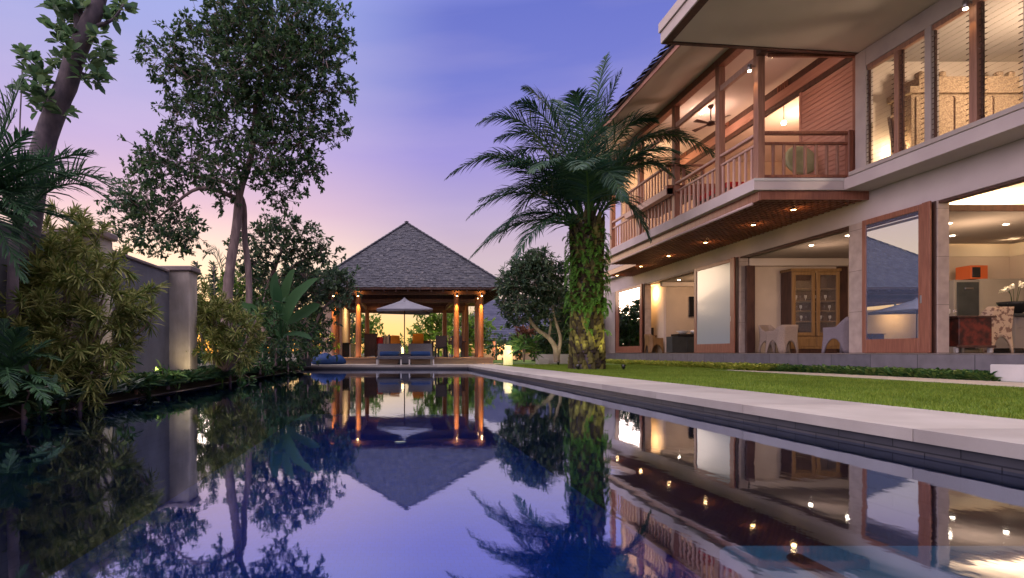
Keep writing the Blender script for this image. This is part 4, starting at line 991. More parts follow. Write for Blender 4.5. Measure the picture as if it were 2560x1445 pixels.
# kitchen
fr = thing('fridge', 'tall dark grey fridge cabinet standing at the kitchen back wall', 'fridge', (14.5,14.6,FZ))
part('body', 'grey_cab', (14.2,14.85,14.3,15.1,0,1.87), parent=fr); fd = part('door', 'charcoal', (14.26,14.81,14.27,14.299,.1,1.81), parent=fr); part('handle', 'steel', (14.42,14.64,14.235,14.27,1.62,1.67), parent=fd)
kc = thing('kitchen_cabinet', 'beige tall cabinet right of the dark fridge', 'cabinet', (15.4,14.7,FZ))
part('body', 'grey_cab2', (14.87,16.0,14.3,15.1,0,1.9), parent=kc); part('door', 'grey_cab2', (14.9,15.95,14.28,14.298,.1,1.86), parent=kc)
ob = thing('orange_box', 'orange lacquered box with black front on top of the fridge', 'box', (14.85,14.6,1.9))
part('case', 'orange_box', (14.68,15.12,14.35,14.75,1.902,2.25), parent=ob); part('front', 'black', (14.71,14.92,14.335,14.349,1.94,2.2), parent=ob)
ki = thing('kitchen_island', 'grey kitchen island with dark worktop at the right edge', 'kitchen island', (15,12.6,FZ))
part('body', 'grey_cab', (13.5,16.4,12.25,13.1,.1,.80), parent=ki); part('worktop', 'charcoal', (13.4,16.45,12.15,13.2,.802,.86), parent=ki); part('drawer_front', 'grey_cab', (13.55,14.9,12.235,12.249,.55,.78), parent=ki); part('plinth', 'black', (13.6,16.3,12.35,13,0,.1), parent=ki)
tb = thing('dining_table_pale', 'pale topped dining table behind the red chest', 'table', (11.8,12.6,FZ))
part('tabletop', 'cream', (11.25,12.35,12.1,13.6,.72,.765), parent=tb)
for x in (11.3,12.22):
    for y in (12.15,13.47): part('leg', 'wood_dark', (x,x+.08,y,y+.08,0,.72), parent=tb)
for k in range(6):
    a = MB(); a.lathe((11.86+k*.075,12.25+.05*(k%2),.765), [(.032,0),(.006,.008),(.006,.08),(.035,.12),(.036,.17),(.03,.2)], 12)
    o = a.build('wine_glass', 'glass_clear' if k % 3 else 'ceramic'); setp(o, 'stemmed wine glass on the pale table behind the red chest', 'glass', 'wine glasses on the pale dining table')
rcst = thing('red_chest', 'dark red lacquered chest with worn panel on short feet', 'chest', (11.5,11.4,FZ))
part('panel', 'red_chest', (11.18,11.84,11.16,11.8,.13,.70), parent=rcst); part('frame', 'wood_dark', (11.12,11.9,11.13,11.158,.1,.15), (11.12,11.9,11.12,11.85,.702,.74), parent=rcst)
for x in (11.14,11.82):
    for y in (11.18,11.74): part('foot', 'whitestone', (x,x+.06,y,y+.06,-.0,.12), parent=rcst)
oc = thing('orchid', 'white orchid in a black bowl on the kitchen island', 'plant', (13.75,12.5,.86))
a = MB(); a.lathe((13.78,12.5,.86), [(.08,0),(.12,.03),(.26,.2),(.3,.28),(.28,.28),(.2,.2)], 20); a.build('bowl', 'pot', oc)
cs_ = []; fl_ = MB()
for (tx,tz,bx) in ((13.45,1.42,13.7),(13.35,1.38,13.72),(13.86,1.52,13.8),(13.95,1.5,13.82),(13.62,1.47,13.75)):
    p = smooth_curve([(bx,12.5,1.1),(bx+(tx-bx)*.2,12.48,1.32),(bx+(tx-bx)*.6,12.46,tz+.03),(tx,12.44,tz-.02)], 5); fl_.tube(p, .005, 5)
    for k in range(4):
        q_ = p[-1-k*2]; cs_.append(np.array(q_))
fl_.build('stem', 'leaf_dark', oc)
pc = np.repeat(np.array(cs_), 5, 0); pd = rdir(len(pc)); pd[:,1] = -abs(pd[:,1])*.3
leafobj('flowers', [leafverts(pc, pd, rdir(len(pc)), .055, .045, 'oval', .1)], 'petal', oc)
lc = np.tile(np.array([[13.78,12.5,1.1]]), (9,1)); ldn = norm(np.stack([np.cos(np.arange(9)*.7),np.sin(np.arange(9)*.7),.25+0*np.arange(9)],1))
leafobj('leaves', [leafverts(lc, ldn, np.tile([[0,0,1.]],(9,1)), .34, .09, 'oval', .1, .3)], 'leaf_dark', oc)
# stone step at the terrace edge
ss = thing('stone_step', 'pale grey stone step block at the right end of the planting strip', 'step', (10,9,GZ))
part('block', 'whitestone', (9.72,10.15,8.1,9.2,GZ,-.19), parent=ss, b=.012)
# ------------------------------------------------------------------ planting
def clusters(blobs, dens, shell=.45, flat=.85):
    """twig starts and directions inside ellipsoid blobs (photo x, y, radius, distance)"""
    C_, D_ = [], []
    for (x, y, r, d) in blobs:
        c = np.array(P(x, y, d)); rm = r*d/F; n = max(3, int(dens*rm*rm))
        v = rdir(n); rr = (shell+(1-shell)*rng.random(n))[:,None]*rm*(1+.18*rng.normal(size=(n,1)))
        p = c+v*rr*np.array([1,.9,flat]); C_.append(p); D_.append(norm(v+.5*rng.normal(size=(n,3))+np.array([0,0,.15])))
    return np.concatenate(C_), np.concatenate(D_)

def twigleaves(C_, D_, k, tl, L, W, kind='diamond', droop=.25, spread=.9, **kw):
    """k leaves along each twig of length tl"""
    n = len(C_); t = rng.random((n,k))**.8; base = C_[:,None]+D_[:,None]*t[...,None]*tl*(.7+.6*rng.random((n,1,1)))
    d = norm(D_[:,None]*.55+rng.normal(size=(n,k,3))*spread*.75+np.array([0,0,-droop])); nr = norm(rng.normal(size=(n,k,3))*.6+np.array([0,0,1.]))
    s = (.45+.95*rng.random(n*k)**1.3)
    return leafverts(base.reshape(-1,3), d.reshape(-1,3), nr.reshape(-1,3), L*s, W*s, kind, **kw)

def twigs(C_, D_, tl, w):
    n = len(C_); s = norm(np.cross(D_, rdir(n)))*w; e = C_+D_*tl; b = C_-D_*tl*.8
    return np.stack([b-s*1.6, b+s*1.6, e+s*.4, e-s*.4], 1).reshape(-1,3)

def tree(name, label, cat, base, trunks, blobs, lm, dens, k, tl, L, W, bark='bark', group=None, kind='diamond', branch=True, extra=None, shell=.45, flat=.85, droop=.25, br=.035):
    t = thing(name, label, cat, base, group)
    a = MB()
    for pts, rad in trunks:
        c = smooth_curve(pts, 5); m_ = len(c); rr = [np.interp(i/(m_-1), np.linspace(0,1,len(rad)), rad) for i in range(m_)]
        a.tube(c, rr, 12, wob=.12)
    tr = a.build('trunk', bark, t)
    if branch:
        a = MB(); src = [Vector(p) for pts, _ in trunks for p in smooth_curve(pts, 4)[2:]]
        for (x,y,r,d) in blobs:
            c = P(x,y,d); cand = [p for p in src if p.z < c.z+1.1] or src
            s = min(cand, key=lambda p: (p-c).length+abs(c.z-p.z-1)*.2); mid = s.lerp(c,.5)+Vector((random.uniform(-.2,.2),random.uniform(-.2,.2),-.12*(c-s).length))
            ln_ = (c-s).length; r0 = br*(.5+ln_*.35); cv = smooth_curve([s,mid,c],5); a.tube(cv,[r0*(1-.75*i/(len(cv)-1)) for i in range(len(cv))],7)
            for q in range(4):
                v = Vector(rdir(1)[0])*r*d/F*.8; a.tube(smooth_curve([cv[-4],c+v*.4,c+v],3),[r0*.4,r0*.3,r0*.25,r0*.2,r0*.15,r0*.1,r0*.06],5)
        a.build('branches', bark, tr)
    C_, D_ = clusters(blobs, dens, shell, flat)
    parts = [twigleaves(C_, D_, k, tl, L, W, kind, droop)]
    if extra: parts += extra
    leafobj('crown', parts, lm, t)
    fastmesh('twigs', twigs(C_, D_, tl, .006), 4, bark, t)
    return t

# --- tall tree behind the wall
D1 = 15.0
tree('tall_tree', 'tallest garden tree with dense dark crown and two slender trunks beside the garden wall', 'tree', (-4.6,D1,GZ),
  [([P(567,925,D1),P(568,760,D1),P(574,680,D1),P(592,560,D1),P(600,480,D1),P(630,380,D1),P(640,250,D1),P(660,120,D1)],[.17,.15,.13,.12,.10,.08,.06,.03]),
   ([P(622,925,D1+.3),P(622,700,D1+.3),P(612,600,D1+.3),P(606,500,D1+.2),P(560,455,D1),P(480,440,D1)],[.09,.085,.08,.07,.055,.03]),
   ([P(604,500,D1),P(500,470,D1-.2),P(400,540,D1-.4)],[.07,.05,.025])],
  [(690,55,120,15),(570,30,70,14.6),(780,60,90,15.4),(640,140,120,14.7),(760,170,100,15.2),(500,130,85,15),(420,150,62,14.6),(455,215,60,15),(560,200,85,14.4),
   (840,215,52,15.3),(830,120,60,15.6),(845,330,34,15.4),(700,270,95,15),(590,300,105,14.6),(790,290,60,15.6),(480,300,75,15),(400,400,72,14.7),(470,400,85,15.1),(370,480,75,14.6),
   (650,380,95,14.6),(745,400,70,15.3),(560,430,60,14.2),(780,430,28,15.4),(400,560,92,14.6),(325,560,66,14.8),(455,585,52,15),(300,500,30,14.7),(690,470,62,15.2),(560,490,38,14.8),(735,345,60,15),(350,400,30,14.8),(620,60,90,15),(520,70,50,15),(690,180,110,14.8)],
  'leaf_tree', 165, 15, .24, .12, .062, 'bark', br=.022)
# --- second, airier tree
D2 = 18.0
tree('airy_tree', 'smaller airy tree with layered crown between tall tree and pavilion roof', 'tree', P(650,905,D2),
  [([P(660,905,D2),P(662,760,D2),P(690,660,D2),P(720,600,D2)],[.09,.08,.06,.03]),([P(665,740,D2),P(740,660,D2),P(800,640,D2)],[.06,.04,.02])],
  [(700,560,48,18),(745,575,45,18),(790,600,36,18),(815,640,34,18),(760,640,48,18),(700,630,55,17.6),(650,590,50,18),(640,650,40,18),(690,690,45,18),(770,690,40,17.8),(600,610,32,18.4),(610,680,35,18.5)],
  'leaf_tree2', 110, 12, .24, .15, .08, 'bark', shell=.35, flat=.6)
# --- yellow-green undergrowth lit by the afterglow
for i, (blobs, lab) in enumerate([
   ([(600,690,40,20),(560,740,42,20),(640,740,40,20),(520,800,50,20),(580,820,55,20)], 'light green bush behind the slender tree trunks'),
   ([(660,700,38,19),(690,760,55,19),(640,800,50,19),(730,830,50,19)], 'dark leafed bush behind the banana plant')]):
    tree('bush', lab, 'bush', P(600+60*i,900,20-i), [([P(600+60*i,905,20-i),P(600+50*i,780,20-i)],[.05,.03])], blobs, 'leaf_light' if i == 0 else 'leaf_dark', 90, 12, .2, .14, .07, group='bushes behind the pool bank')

# --- leaning tree at upper left with big oval leaves
D3 = 6.6
lt_tr = [([P(20,960,D3),P(60,640,D3),P(105,380,D3),P(165,215,D3),P(200,110,D3),P(240,20,D3),P(262,-80,D3)],[.15,.14,.125,.115,.11,.09,.08]),
  ([P(205,115,D3),P(196,40,D3),P(205,-60,D3)],[.07,.05,.04]), ([P(110,270,D3),P(118,225,D3),P(118,190,D3),P(80,150,D3)],[.03,.018,.012,.008]),
  ([P(120,255,D3),P(80,238,D3),P(50,225,D3)],[.014,.01,.006]), ([P(195,180,D3),P(225,190,D3),P(250,205,D3)],[.02,.012,.008]), ([P(225,70,D3),P(280,50,D3),P(310,10,D3)],[.03,.016,.01])]
ro = []
def rosette(c, n, L, W, dirv=(0,0,1), spread=1.0, kind='oval', droop=.15):
    c = np.tile(np.array(c), (n,1)); a = rng.random(n)*6.283; d = norm(np.stack([np.cos(a),np.sin(a)*.9,rng.normal(size=n)*.45],1)*spread+np.array(dirv)*.45)
    s = .75+.45*rng.random(n); return leafverts(c+d*.02, d, np.tile(np.array([[0,0,1.]]),(n,1))+rng.normal(size=(n,3))*.5, L*s, W*s, kind, .12, droop)
pts = [(60,140),(80,160),(75,185),(100,180),(70,230),(90,240),(105,215),(140,170),(150,145),(150,110),(140,70),(155,40),(150,10),(165,80),(178,130),(170,60),(185,15),(215,25),(225,160),(250,190),(262,160),(240,205),(205,200),(255,120),(285,40),(300,15),(270,60),(310,30),(245,95),(160,280),(100,275),(120,250),(135,25),(175,100),(160,150),(60,225),(262,140)]
for (x,y) in pts:
    for k in range(2): ro.append(rosette(P(x+random.uniform(-8,8),y+random.uniform(-8,8),D3+random.uniform(-.35,.35)), 9, .15, .075))
lt3 = thing('leaning_tree', 'leaning dark trunk with big oval leaves at the upper left corner', 'tree', P(20,960,D3))
a = MB()
for pts_, rad in lt_tr:
    c = smooth_curve(pts_, 5); a.tube(c, [np.interp(i/(len(c)-1), np.linspace(0,1,len(rad)), rad) for i in range(len(c))], 14, wob=.12)
a.build('trunk', 'bark_dark', lt3)
leafobj('crown', ro, 'leaf_big', lt3)
po = thing('lightning_rod', 'thin upright metal rod rising behind the left palm fronds', 'pole', P(46,700,9.5))
a = MB(); a.tube([P(44,860,9.5),P(50,300,9.5),P(57,150,9.5)], .012, 6); a.build('rod', 'bark_dark', po)
a = MB(); a.lathe(tuple(P(44,862,9.5)), [(.05,0),(.05,.06),(.02,.08)], 8); a.build('base', 'steel', po)

# --- palm fronds
def frond(base, ctrl, tip, n, Lf, wid, droop=.35, ang=50, vee=.5, taper=.35, two=True, curl=.3):
    """returns (leaflet verts parts, rachis points)"""
    b, c, t = [np.array(v, float) for v in (base, ctrl, tip)]
    u = np.linspace(.16, 1, n)[:,None]; pos = (1-u)**2*b+2*u*(1-u)*c+u*u*t; tan = norm(2*(1-u)*(c-b)+2*u*(t-c))
    up = np.array([0,0,1.]); side = norm(np.cross(tan, up)+1e-6*rng.normal(size=(n,3))); nor = np.cross(side, tan)
    Ls = Lf*(np.sin(np.pi*np.clip(u[:,0]*.86+.12,0,1))**.6)*(1-taper*u[:,0]); parts = []
    for s in (-1, 1):
        aa = R(ang)*(1-.45*u)+rng.normal(size=(n,1))*.09
        d = norm(tan*np.cos(aa)+s*side*np.sin(aa)*(1-.3*vee)+nor*vee*(.6+.3*rng.normal(size=(n,1)))*np.sin(aa))
        segs = []; p = pos.copy(); w = wid*(.8+.4*rng.random(n)); L_ = Ls*(.85+.3*rng.random(n)); sd = norm(np.cross(d, nor+.3*rng.normal(size=(n,3))))
        prevL, prevR = p-sd*w[:,None]*.3, p+sd*w[:,None]*.3; verts = [prevL, prevR]
        for q, (f_, wf) in enumerate(((.33,.5),(.66,.42),(1,.04))):
            d = norm(d-up*droop*(.5+q*.5)*(.6+.8*rng.random((n,1)))*curl); p = p+d*(L_/3)[:,None]; verts += [p-sd*w[:,None]*wf, p+sd*w[:,None]*wf]
        V = np.stack(verts,1); f = np.array([[0,1,3,2],[2,3,5,4],[4,5,7,6]])
        parts.append((V.reshape(-1,3), (f[None]+np.arange(n)[:,None,None]*8).reshape(-1,4)))
    return parts, [Vector(((1-q)**2*b+2*q*(1-q)*c+q*q*t)) for q in np.linspace(0,1,10)]

DP = 15.9
pm = thing('date_palm', 'big feathery palm with thick scaly trunk on the lawn before the villa', 'palm tree', (5.3,DP,GZ))
a = MB(); a.lathe((5.32,DP,GZ-.05), [(.46,0),(.43,.2),(.38,.8),(.36,1.6),(.36,2.6),(.38,3.3),(.40,3.7),(.34,4.1),(.2,4.3)], 26); tk = a.build('trunk', 'bark_dark', pm)
M['boot'] = leafmat('palm_boot', [(.03,.022,.015),(.05,.04,.022),(.10,.09,.03),(.18,.17,.05),(.04,.035,.02)], .8, 0)
a = MB(); nb = 0
for i in range(44):
    z = .02+i*.097; ph = i*1.37
    for k in range(13):
        an = ph+k*2*math.pi/13+random.uniform(-.07,.07); r0 = .43-.06*min(1,z/1.2); r0 += .03*max(0,(z-3)/1.2)
        c_, s_ = math.cos(an), math.sin(an); L_ = random.uniform(.09,.15)*(1+.5*max(0,z-2.9)); w_ = random.uniform(.08,.11)
        o = Vector((5.32+c_*r0, DP+s_*r0, GZ+z)); out = Vector((c_,s_,0)); sd = Vector((-s_,c_,0)); up = Vector((0,0,1))
        v = [o-sd*w_-up*.07, o+sd*w_-up*.07, o+sd*w_*.5+out*.07+up*L_, o-sd*w_*.5+out*.07+up*L_, o+out*.085-up*.02, o+out*.10+up*L_*.9]
        a.add(v, [(0,1,4),(1,2,5,4),(0,4,5,3),(3,5,2),(0,3,2,1)])
a.build('leaf_bases', 'boot', tk)
heart = P(1463,588,DP)+Vector((.05,0,0))
fr_def = [ # control and tip in photo pixels, depth offset of the tip
 ((1468,290),(1516,140),.3),((1475,330),(1552,180),-.6),((1350,212),(1196,308),-.3),((1310,284),(1116,445),.2),((1324,393),(1169,546),-.4),((1318,486),(1175,645),.3),
 ((1574,213),(1790,392),-.3),((1568,330),(1683,440),-1.2),((1600,300),(1760,470),.8),((1540,400),(1625,600),-1.2),((1400,300),(1280,390),1.6),((1390,330),(1250,600),1.4),
 ((1440,280),(1390,250),1.9),((1500,300),(1600,250),2.2),((1430,330),(1330,430),-2.4),((1500,330),(1560,500),-2.6),((1470,350),(1450,420),-2.9),((1380,480),(1290,640),-1.2),((1550,300),(1700,330),1.8),((1420,250),(1310,220),.9),
 ((1530,260),(1640,300),-.9),((1400,400),(1200,500),1.0),((1460,300),(1440,230),-1.2),((1390,250),(1290,255),-.8),((1400,260),(1240,350),.8),((1340,380),(1200,390),-.9),((1345,470),(1215,600),-.6),((1545,280),(1735,350),.5),((1380,350),(1240,420),-1.6),((1450,360),(1380,480),2.4),((1530,360),(1600,400),2.6),((1540,330),(1700,380),-2.0)]
for (cx_,cy_),(tx,ty),dd in fr_def:
    lv, rp = frond(heart+Vector((random.uniform(-.2,.2),random.uniform(-.2,.2)+.12*dd,random.uniform(-.1,.15))), P(cx_,cy_,DP+dd*.45), P(tx,ty,DP+dd), 94, 1.12, .030, .75, 66, .35)
    a = MB(); a.tube(rp, [.045,.036,.03,.025,.021,.018,.014,.011,.008,.004], 6); q = a.build('frond', 'leaf_light' if False else 'wood_gold', pm)
    q.data.materials.clear(); q.data.materials.append(M['leaf_dark']); leafobj('leaflets', lv, 'leaf_palm', q)
# ferns growing on the palm trunk
fe = []
for i in range(300):
    z = random.uniform(1.6,4.0) if i > 25 else random.uniform(1.0,2.2); an = random.uniform(math.pi*.95,math.pi*2.05) if i % 5 else random.uniform(0,6.28)
    r0 = .39; b = Vector((5.32+math.cos(an)*r0,DP+math.sin(an)*r0,GZ+z)); out = Vector((math.cos(an),math.sin(an),0)); L_ = random.uniform(.22,.5); sd = Vector((-out.y,out.x,0))*random.uniform(-.25,.25)
    lv, _ = frond(b, b+out*L_*.45+sd*.5+Vector((0,0,L_*.35)), b+out*L_*.55+sd+Vector((0,0,-L_*random.uniform(0,.75))), 18, .11, .018, .3, 65, .2)
    fe += lv
leafobj('ferns', fe, 'leaf_fern', pm)

# --- near-left palms (areca)
def palm(name, lab, heart, fronds, n, Lf, wid, m, trunk=None, cat='palm tree', **kw):
    t = thing(name, lab, cat, (heart[0],heart[1],GZ)); 
    if trunk: a = MB(); a.tube(trunk[0], trunk[1], 12, wob=.08); a.build('trunk', 'bark_dark', t)
    for (c_, tp) in fronds:
        lv, rp = frond(heart, c_, tp, n, Lf, wid, **kw)
        a = MB(); a.tube(rp, [.03,.025,.022,.018,.015,.013,.01,.008,.006,.003], 6); q = a.build('frond', m, t); leafobj('leaflets', lv, m, q)
    return t
DA = 5.4
palm('areca_palm', 'dark arching areca palm at the left frame edge under the leaning tree', P(-60,520,DA),
  [(P(60,330,DA),P(300,520,DA)), (P(0,330,DA),P(60,190,DA+.2)), (P(60,400,DA-.3),P(230,380,DA-.3)), (P(-60,330,DA),P(-10,200,DA)), (P(60,500,DA+.3),P(190,560,DA+.3)), (P(-20,380,DA-.5),P(120,400,DA-.6)),(P(-40,480,DA-.3),P(60,700,DA-.5)),(P(-20,420,DA-.2),P(80,560,DA-.6)),(P(-40,420,DA+.4),P(40,280,DA+.5)),(P(20,450,DA-.1),P(150,470,DA-.4)),(P(-30,400,DA-.4),P(70,330,DA-.6)),(P(-30,470,DA+.4),P(100,620,DA+.2)),(P(-70,460,DA+.2),P(20,480,DA-.5))],
  46, .42, .017, 'leaf_areca', ([P(-60,1080,DA),P(-55,800,DA),P(-60,520,DA)],[.1,.09,.07]), droop=.5, ang=62, vee=.7, curl=.35)
palm('areca_palm', 'comb shaped palm frond cluster arching over the variegated shrub', P(35,600,6.0),
  [(P(140,330,6.0),P(315,500,6.0)), (P(100,420,6.2),P(250,470,6.2)), (P(60,480,6.1),P(190,430,6.4)),(P(40,480,6),P(110,380,6.3))],
  52, .50, .016, 'leaf_areca', ([P(25,1000,6.0),P(30,800,6.0),P(35,600,6.0)],[.07,.06,.05]), droop=.55, ang=78, vee=.9, curl=.4)
palm('small_palm', 'tiny distant palm frond tuft left of the slender trunks', P(560,700,24), [(P(535,600,24),P(508,648,24)),(P(548,610,24),P(530,625,24)),(P(575,620,24),P(590,660,24))], 22, .6, .03, 'leaf_frang', ([P(562,890,24),P(560,700,24)],[.07,.06]))
palm('cycad', 'low dark green cycad with stiff fronds at the lower left bank', P(20,960,5.5),
  [(P(40,860,5.4),P(150,900,5.3)),(P(20,850,5.4),P(60,820,5.3)),(P(60,900,5.2),P(155,985,5.1)),(P(-20,860,5.4),P(-60,850,5.3)),(P(10,870,5.1),P(30,990,4.9)),(P(60,880,5.5),P(130,850,5.8)),(P(10,850,5.6),P(10,800,5.7)),(P(70,930,5.1),P(120,1010,4.9)),(P(0,880,5),P(-40,1000,4.9))],
  34, .24, .017, 'leaf_areca', cat='plant', droop=.3, ang=60, vee=.35, curl=.3)

# --- variegated dracaena shrubs
def dracaena(lab, blobs, dens, stems, base, sc=1, m='leaf_var'):
    t = thing('variegated_shrub', lab, 'shrub', base, 'variegated shrubs along the wall')
    a = MB()
    for b in blobs:
        x,y,r,d = b; c = P(x,y,d); a.tube(smooth_curve([stems, stems.lerp(c,.5)+Vector((0,0,-.1)), c],5), [.03*(1-.06*i) for i in range(11)], 6)
    a.build('stems', 'bark', t)
    C_, D_ = clusters(blobs, dens*1.9, .35); n = len(C_); k = 44
    ax = norm(D_+np.array([0,0,.5])); tt_ = rng.random((n,k,1)); base_ = C_[:,None]+ax[:,None]*tt_*.16*sc
    d = norm(rng.normal(size=(n,k,3))*.62+ax[:,None]*(.35+.9*tt_)); s = .7+.5*rng.random(n*k)
    V, Fc = leafverts(base_.reshape(-1,3), d.reshape(-1,3), norm(rng.normal(size=(n*k,3))*.5+np.array([0,0,1.])), .17*sc*s, .019*sc*s, 'oval', .1, .22)
    leafobj('foliage', [(V,Fc)], m, t); return t
dracaena('large variegated shrub hiding the near pillar at the far left', [(100,620,60,7),(170,640,75,6.8),(60,700,70,6.6),(150,740,90,6.5),(230,700,70,6.6),(260,790,75,6.4),(330,800,55,6.6),(385,790,26,6.8),(90,800,80,6.2),(190,840,80,6.2),(270,870,55,6.3),(310,730,50,6.8),(60,870,70,6),(150,920,70,6),(230,930,48,6.1),(170,560,42,7.2),(200,600,50,7.2),(330,860,35,6.6),(290,650,26,7),(100,960,55,5.9),(200,990,40,6.1)], 78, P(150,1000,6.5), P(150,1030,6.4))
dracaena('rounded variegated shrub between the far pillar and the banana plant', [(540,800,52,11),(590,820,52,11),(510,770,32,11),(530,860,45,10.8),(590,880,42,10.8),(570,770,30,11.2),(625,850,28,11),(500,830,34,11.1),(525,740,20,11.3),(640,800,20,11)], 62, P(560,930,11), P(560,945,11), 1.15)
# spiky stems above
sp2 = thing('spiky_plant', 'two thin upright spiky stems behind the far pillar', 'plant', P(500,930,11.6))
a = MB(); a.tube([P(492,930,11.6),P(490,655,11.6)], .02, 6); a.tube([P(535,930,11.6),P(535,665,11.6)], .02, 6); a.build('stems', 'bark', sp2)
cc = np.concatenate([np.array([P(x_+random.uniform(-1,1),y_,11.6) for y_ in np.linspace(660,790,60)]) for x_ in (491,534)]); cc = np.repeat(cc,4,0); dd_ = rng.normal(size=(len(cc),3)); dd_[:,2] = abs(dd_[:,2])*.5+.3
leafobj('leaves', [leafverts(cc, norm(dd_), rdir(len(cc)), .13, .025, 'oval')], 'leaf_frang', sp2)

# --- banana / canna with broad leaves
bn = thing('banana_plant', 'broad leaved banana plant arching in front of the dark bushes', 'plant', P(700,925,15))
blade = MB(); stem = MB()
def bigleaf(b, c, t, w_, roll=0.0):
    n = 12; rows = []
    for i in range(n+1):
        u = i/n; p = b*(1-u)**2+c*2*u*(1-u)+t*u*u; tg = ((c-b)*(1-u)+(t-c)*u).normalized(); sd = tg.cross(Vector((math.sin(roll),-.5,.8))).normalized(); ww = w_*math.sin(math.pi*min(1,max(0,(u-.0))*.93+.05))**.55*(1 if u < .97 else .3)
        nr = sd.cross(tg); rows += [p-sd*ww+nr*ww*.25+Vector((0,0,random.uniform(-.012,.012))), p, p+sd*ww+nr*ww*.25+Vector((0,0,random.uniform(-.012,.012)))]
    f = []
    for i in range(n): k = i*3; f += [(k,k+1,k+4,k+3),(k+1,k+2,k+5,k+4)]
    blade.add(rows, f, True)
bc = P(700,915,15)
for (x0,y0,cx_,cy_,x1,y1,w_,ro_,dd) in ((712,800,730,740,797,695,.26,.2,-.4),(700,790,690,720,697,690,.13,0,-.6),(705,790,680,720,690,680,.14,-.2,.3),(690,810,640,780,600,760,.2,-.6,-.2),(715,810,770,780,800,760,.2,.6,.0),(700,840,660,810,630,815,.16,-.5,-.5),(710,840,750,830,780,850,.15,.5,-.3),(700,800,712,710,735,672,.14,0,.9)):
    s0 = P(x0,y0,15+dd*.4); stem.tube(smooth_curve([bc+Vector((random.uniform(-.15,.15),dd*.2,0)), bc.lerp(s0,.6), s0],4), [.035,.034,.032,.03,.028,.026,.024,.022,.02], 7); bigleaf(s0, P(cx_,cy_,15+dd*.7), P(x1,y1,15+dd), w_, ro_)
stem.build('stems', 'leaf_banana', bn); blade.build('leaves', 'leaf_banana', bn)

# --- frangipani trees
tree('frangipani_tree', 'frangipani tree with rough clumped leaves left of the pavilion, trunk by the black pot', 'tree', P(780,905,19.5),
  [([P(775,905,19.5),P(772,850,19.5),P(765,800,19.5),P(800,750,19.5),P(830,715,19.5)],[.09,.085,.07,.05,.03]),([P(776,850,19.5),P(792,800,19.5),P(820,760,19.5),P(870,730,19.5)],[.06,.05,.04,.02]),([P(770,830,19.5),P(745,780,19.5),P(740,740,19.5)],[.05,.04,.03])],
  [(800,700,34,19.5),(840,690,32,19.5),(870,700,24,19.4),(880,730,20,19),(830,730,30,19.2),(770,730,32,19.6),(740,740,25,19.6),(800,760,20,19.3),(850,755,15,19),(765,690,30,19.8),(735,700,28,20)],
  'leaf_frang', 120, 12, .2, .19, .06, 'bark', kind='oval', shell=.3)
DF = 22.0
tree('frangipani_tree', 'frangipani tree with forked pale trunk between pavilion and big palm', 'tree', P(1390,908,DF),
  [([P(1392,905,DF),P(1388,870,DF),P(1372,845,DF),P(1345,825,DF),P(1325,800,DF),P(1310,760,DF)],[.12,.1,.085,.075,.06,.04]),([P(1392,903,DF),P(1398,870,DF),P(1400,840,DF),P(1385,790,DF),P(1380,740,DF)],[.09,.075,.065,.05,.03]),([P(1372,845,DF),P(1375,800,DF),P(1350,760,DF)],[.05,.04,.02])],
  [(1300,680,36,22),(1335,660,34,22),(1370,680,36,22),(1285,715,34,21.8),(1330,710,42,22),(1375,725,40,22),(1400,690,30,22.4),(1290,760,32,21.6),(1340,760,34,22),(1385,770,34,22),(1265,700,22,22),(1410,740,30,22.4),(1320,650,20,22),(1262,760,18,21.6),(1415,790,26,22.4),(1290,795,26,21.8),(1345,800,30,22.3),(1265,740,24,21.8),(1400,820,24,22.5),(1355,650,26,22)],
  'leaf_frang', 190, 12, .22, .21, .06, 'bark_pale', kind='oval', shell=.25, flat=.8)
tree('leafy_tree', 'broad leafy tree filling the gap from the slender trunks to the pavilion eave', 'tree', P(690,905,20.5),
  [([P(690,905,20.5),P(700,800,20.5),P(720,720,20.5)],[.1,.08,.05]),([P(700,800,20.5),P(780,740,20.5),P(820,700,20.5)],[.06,.05,.03])],
  [(620,740,50,20.5),(660,690,45,20.5),(700,740,60,20.5),(740,690,48,20.7),(780,740,50,20.5),(820,700,38,20.8),(640,810,60,20.4),(720,820,60,20.4),(790,810,45,20.6),(570,790,45,20.6),(845,760,26,20.8),(800,860,36,20.6),(560,720,40,20.8),(540,820,50,20.8),(600,860,50,20.6)],
  'leaf_tree2', 120, 13, .24, .16, .075, 'bark', shell=.3, flat=.8)
for i, (x, y, lab) in enumerate(((333,1012,'pale fallen leaf floating near the wall foot, left one'),(381,1005,'pale fallen leaf floating near the wall foot, right one'),(985,1105,'single small leaf floating in front of the pavilion reflection'))):
    d = .617*F/(y-HY); q = P(x,y,d); V, Fc = leafverts(np.array([[q.x,d,WZ+.004]]), np.array([[1,.3,.0]]), np.array([[0,0,1.]]), .09, .045, 'oval', .02)
    setp(leafobj('floating_leaf', [(V,Fc)], 'leaf_pale', None), lab, 'leaf')
tree('low_bush', 'rounded mid green bush behind the forked pale trunk', 'bush', P(1340,900,24.5), [([P(1340,903,24.5),P(1340,850,24.5)],[.04,.03])], [(1340,850,36,24.5),(1375,860,34,24.5),(1300,865,30,24.3),(1410,850,36,24.8)], 'leaf_tree2', 90, 12, .22, .18, .07, branch=False, kind='oval', shell=.25)
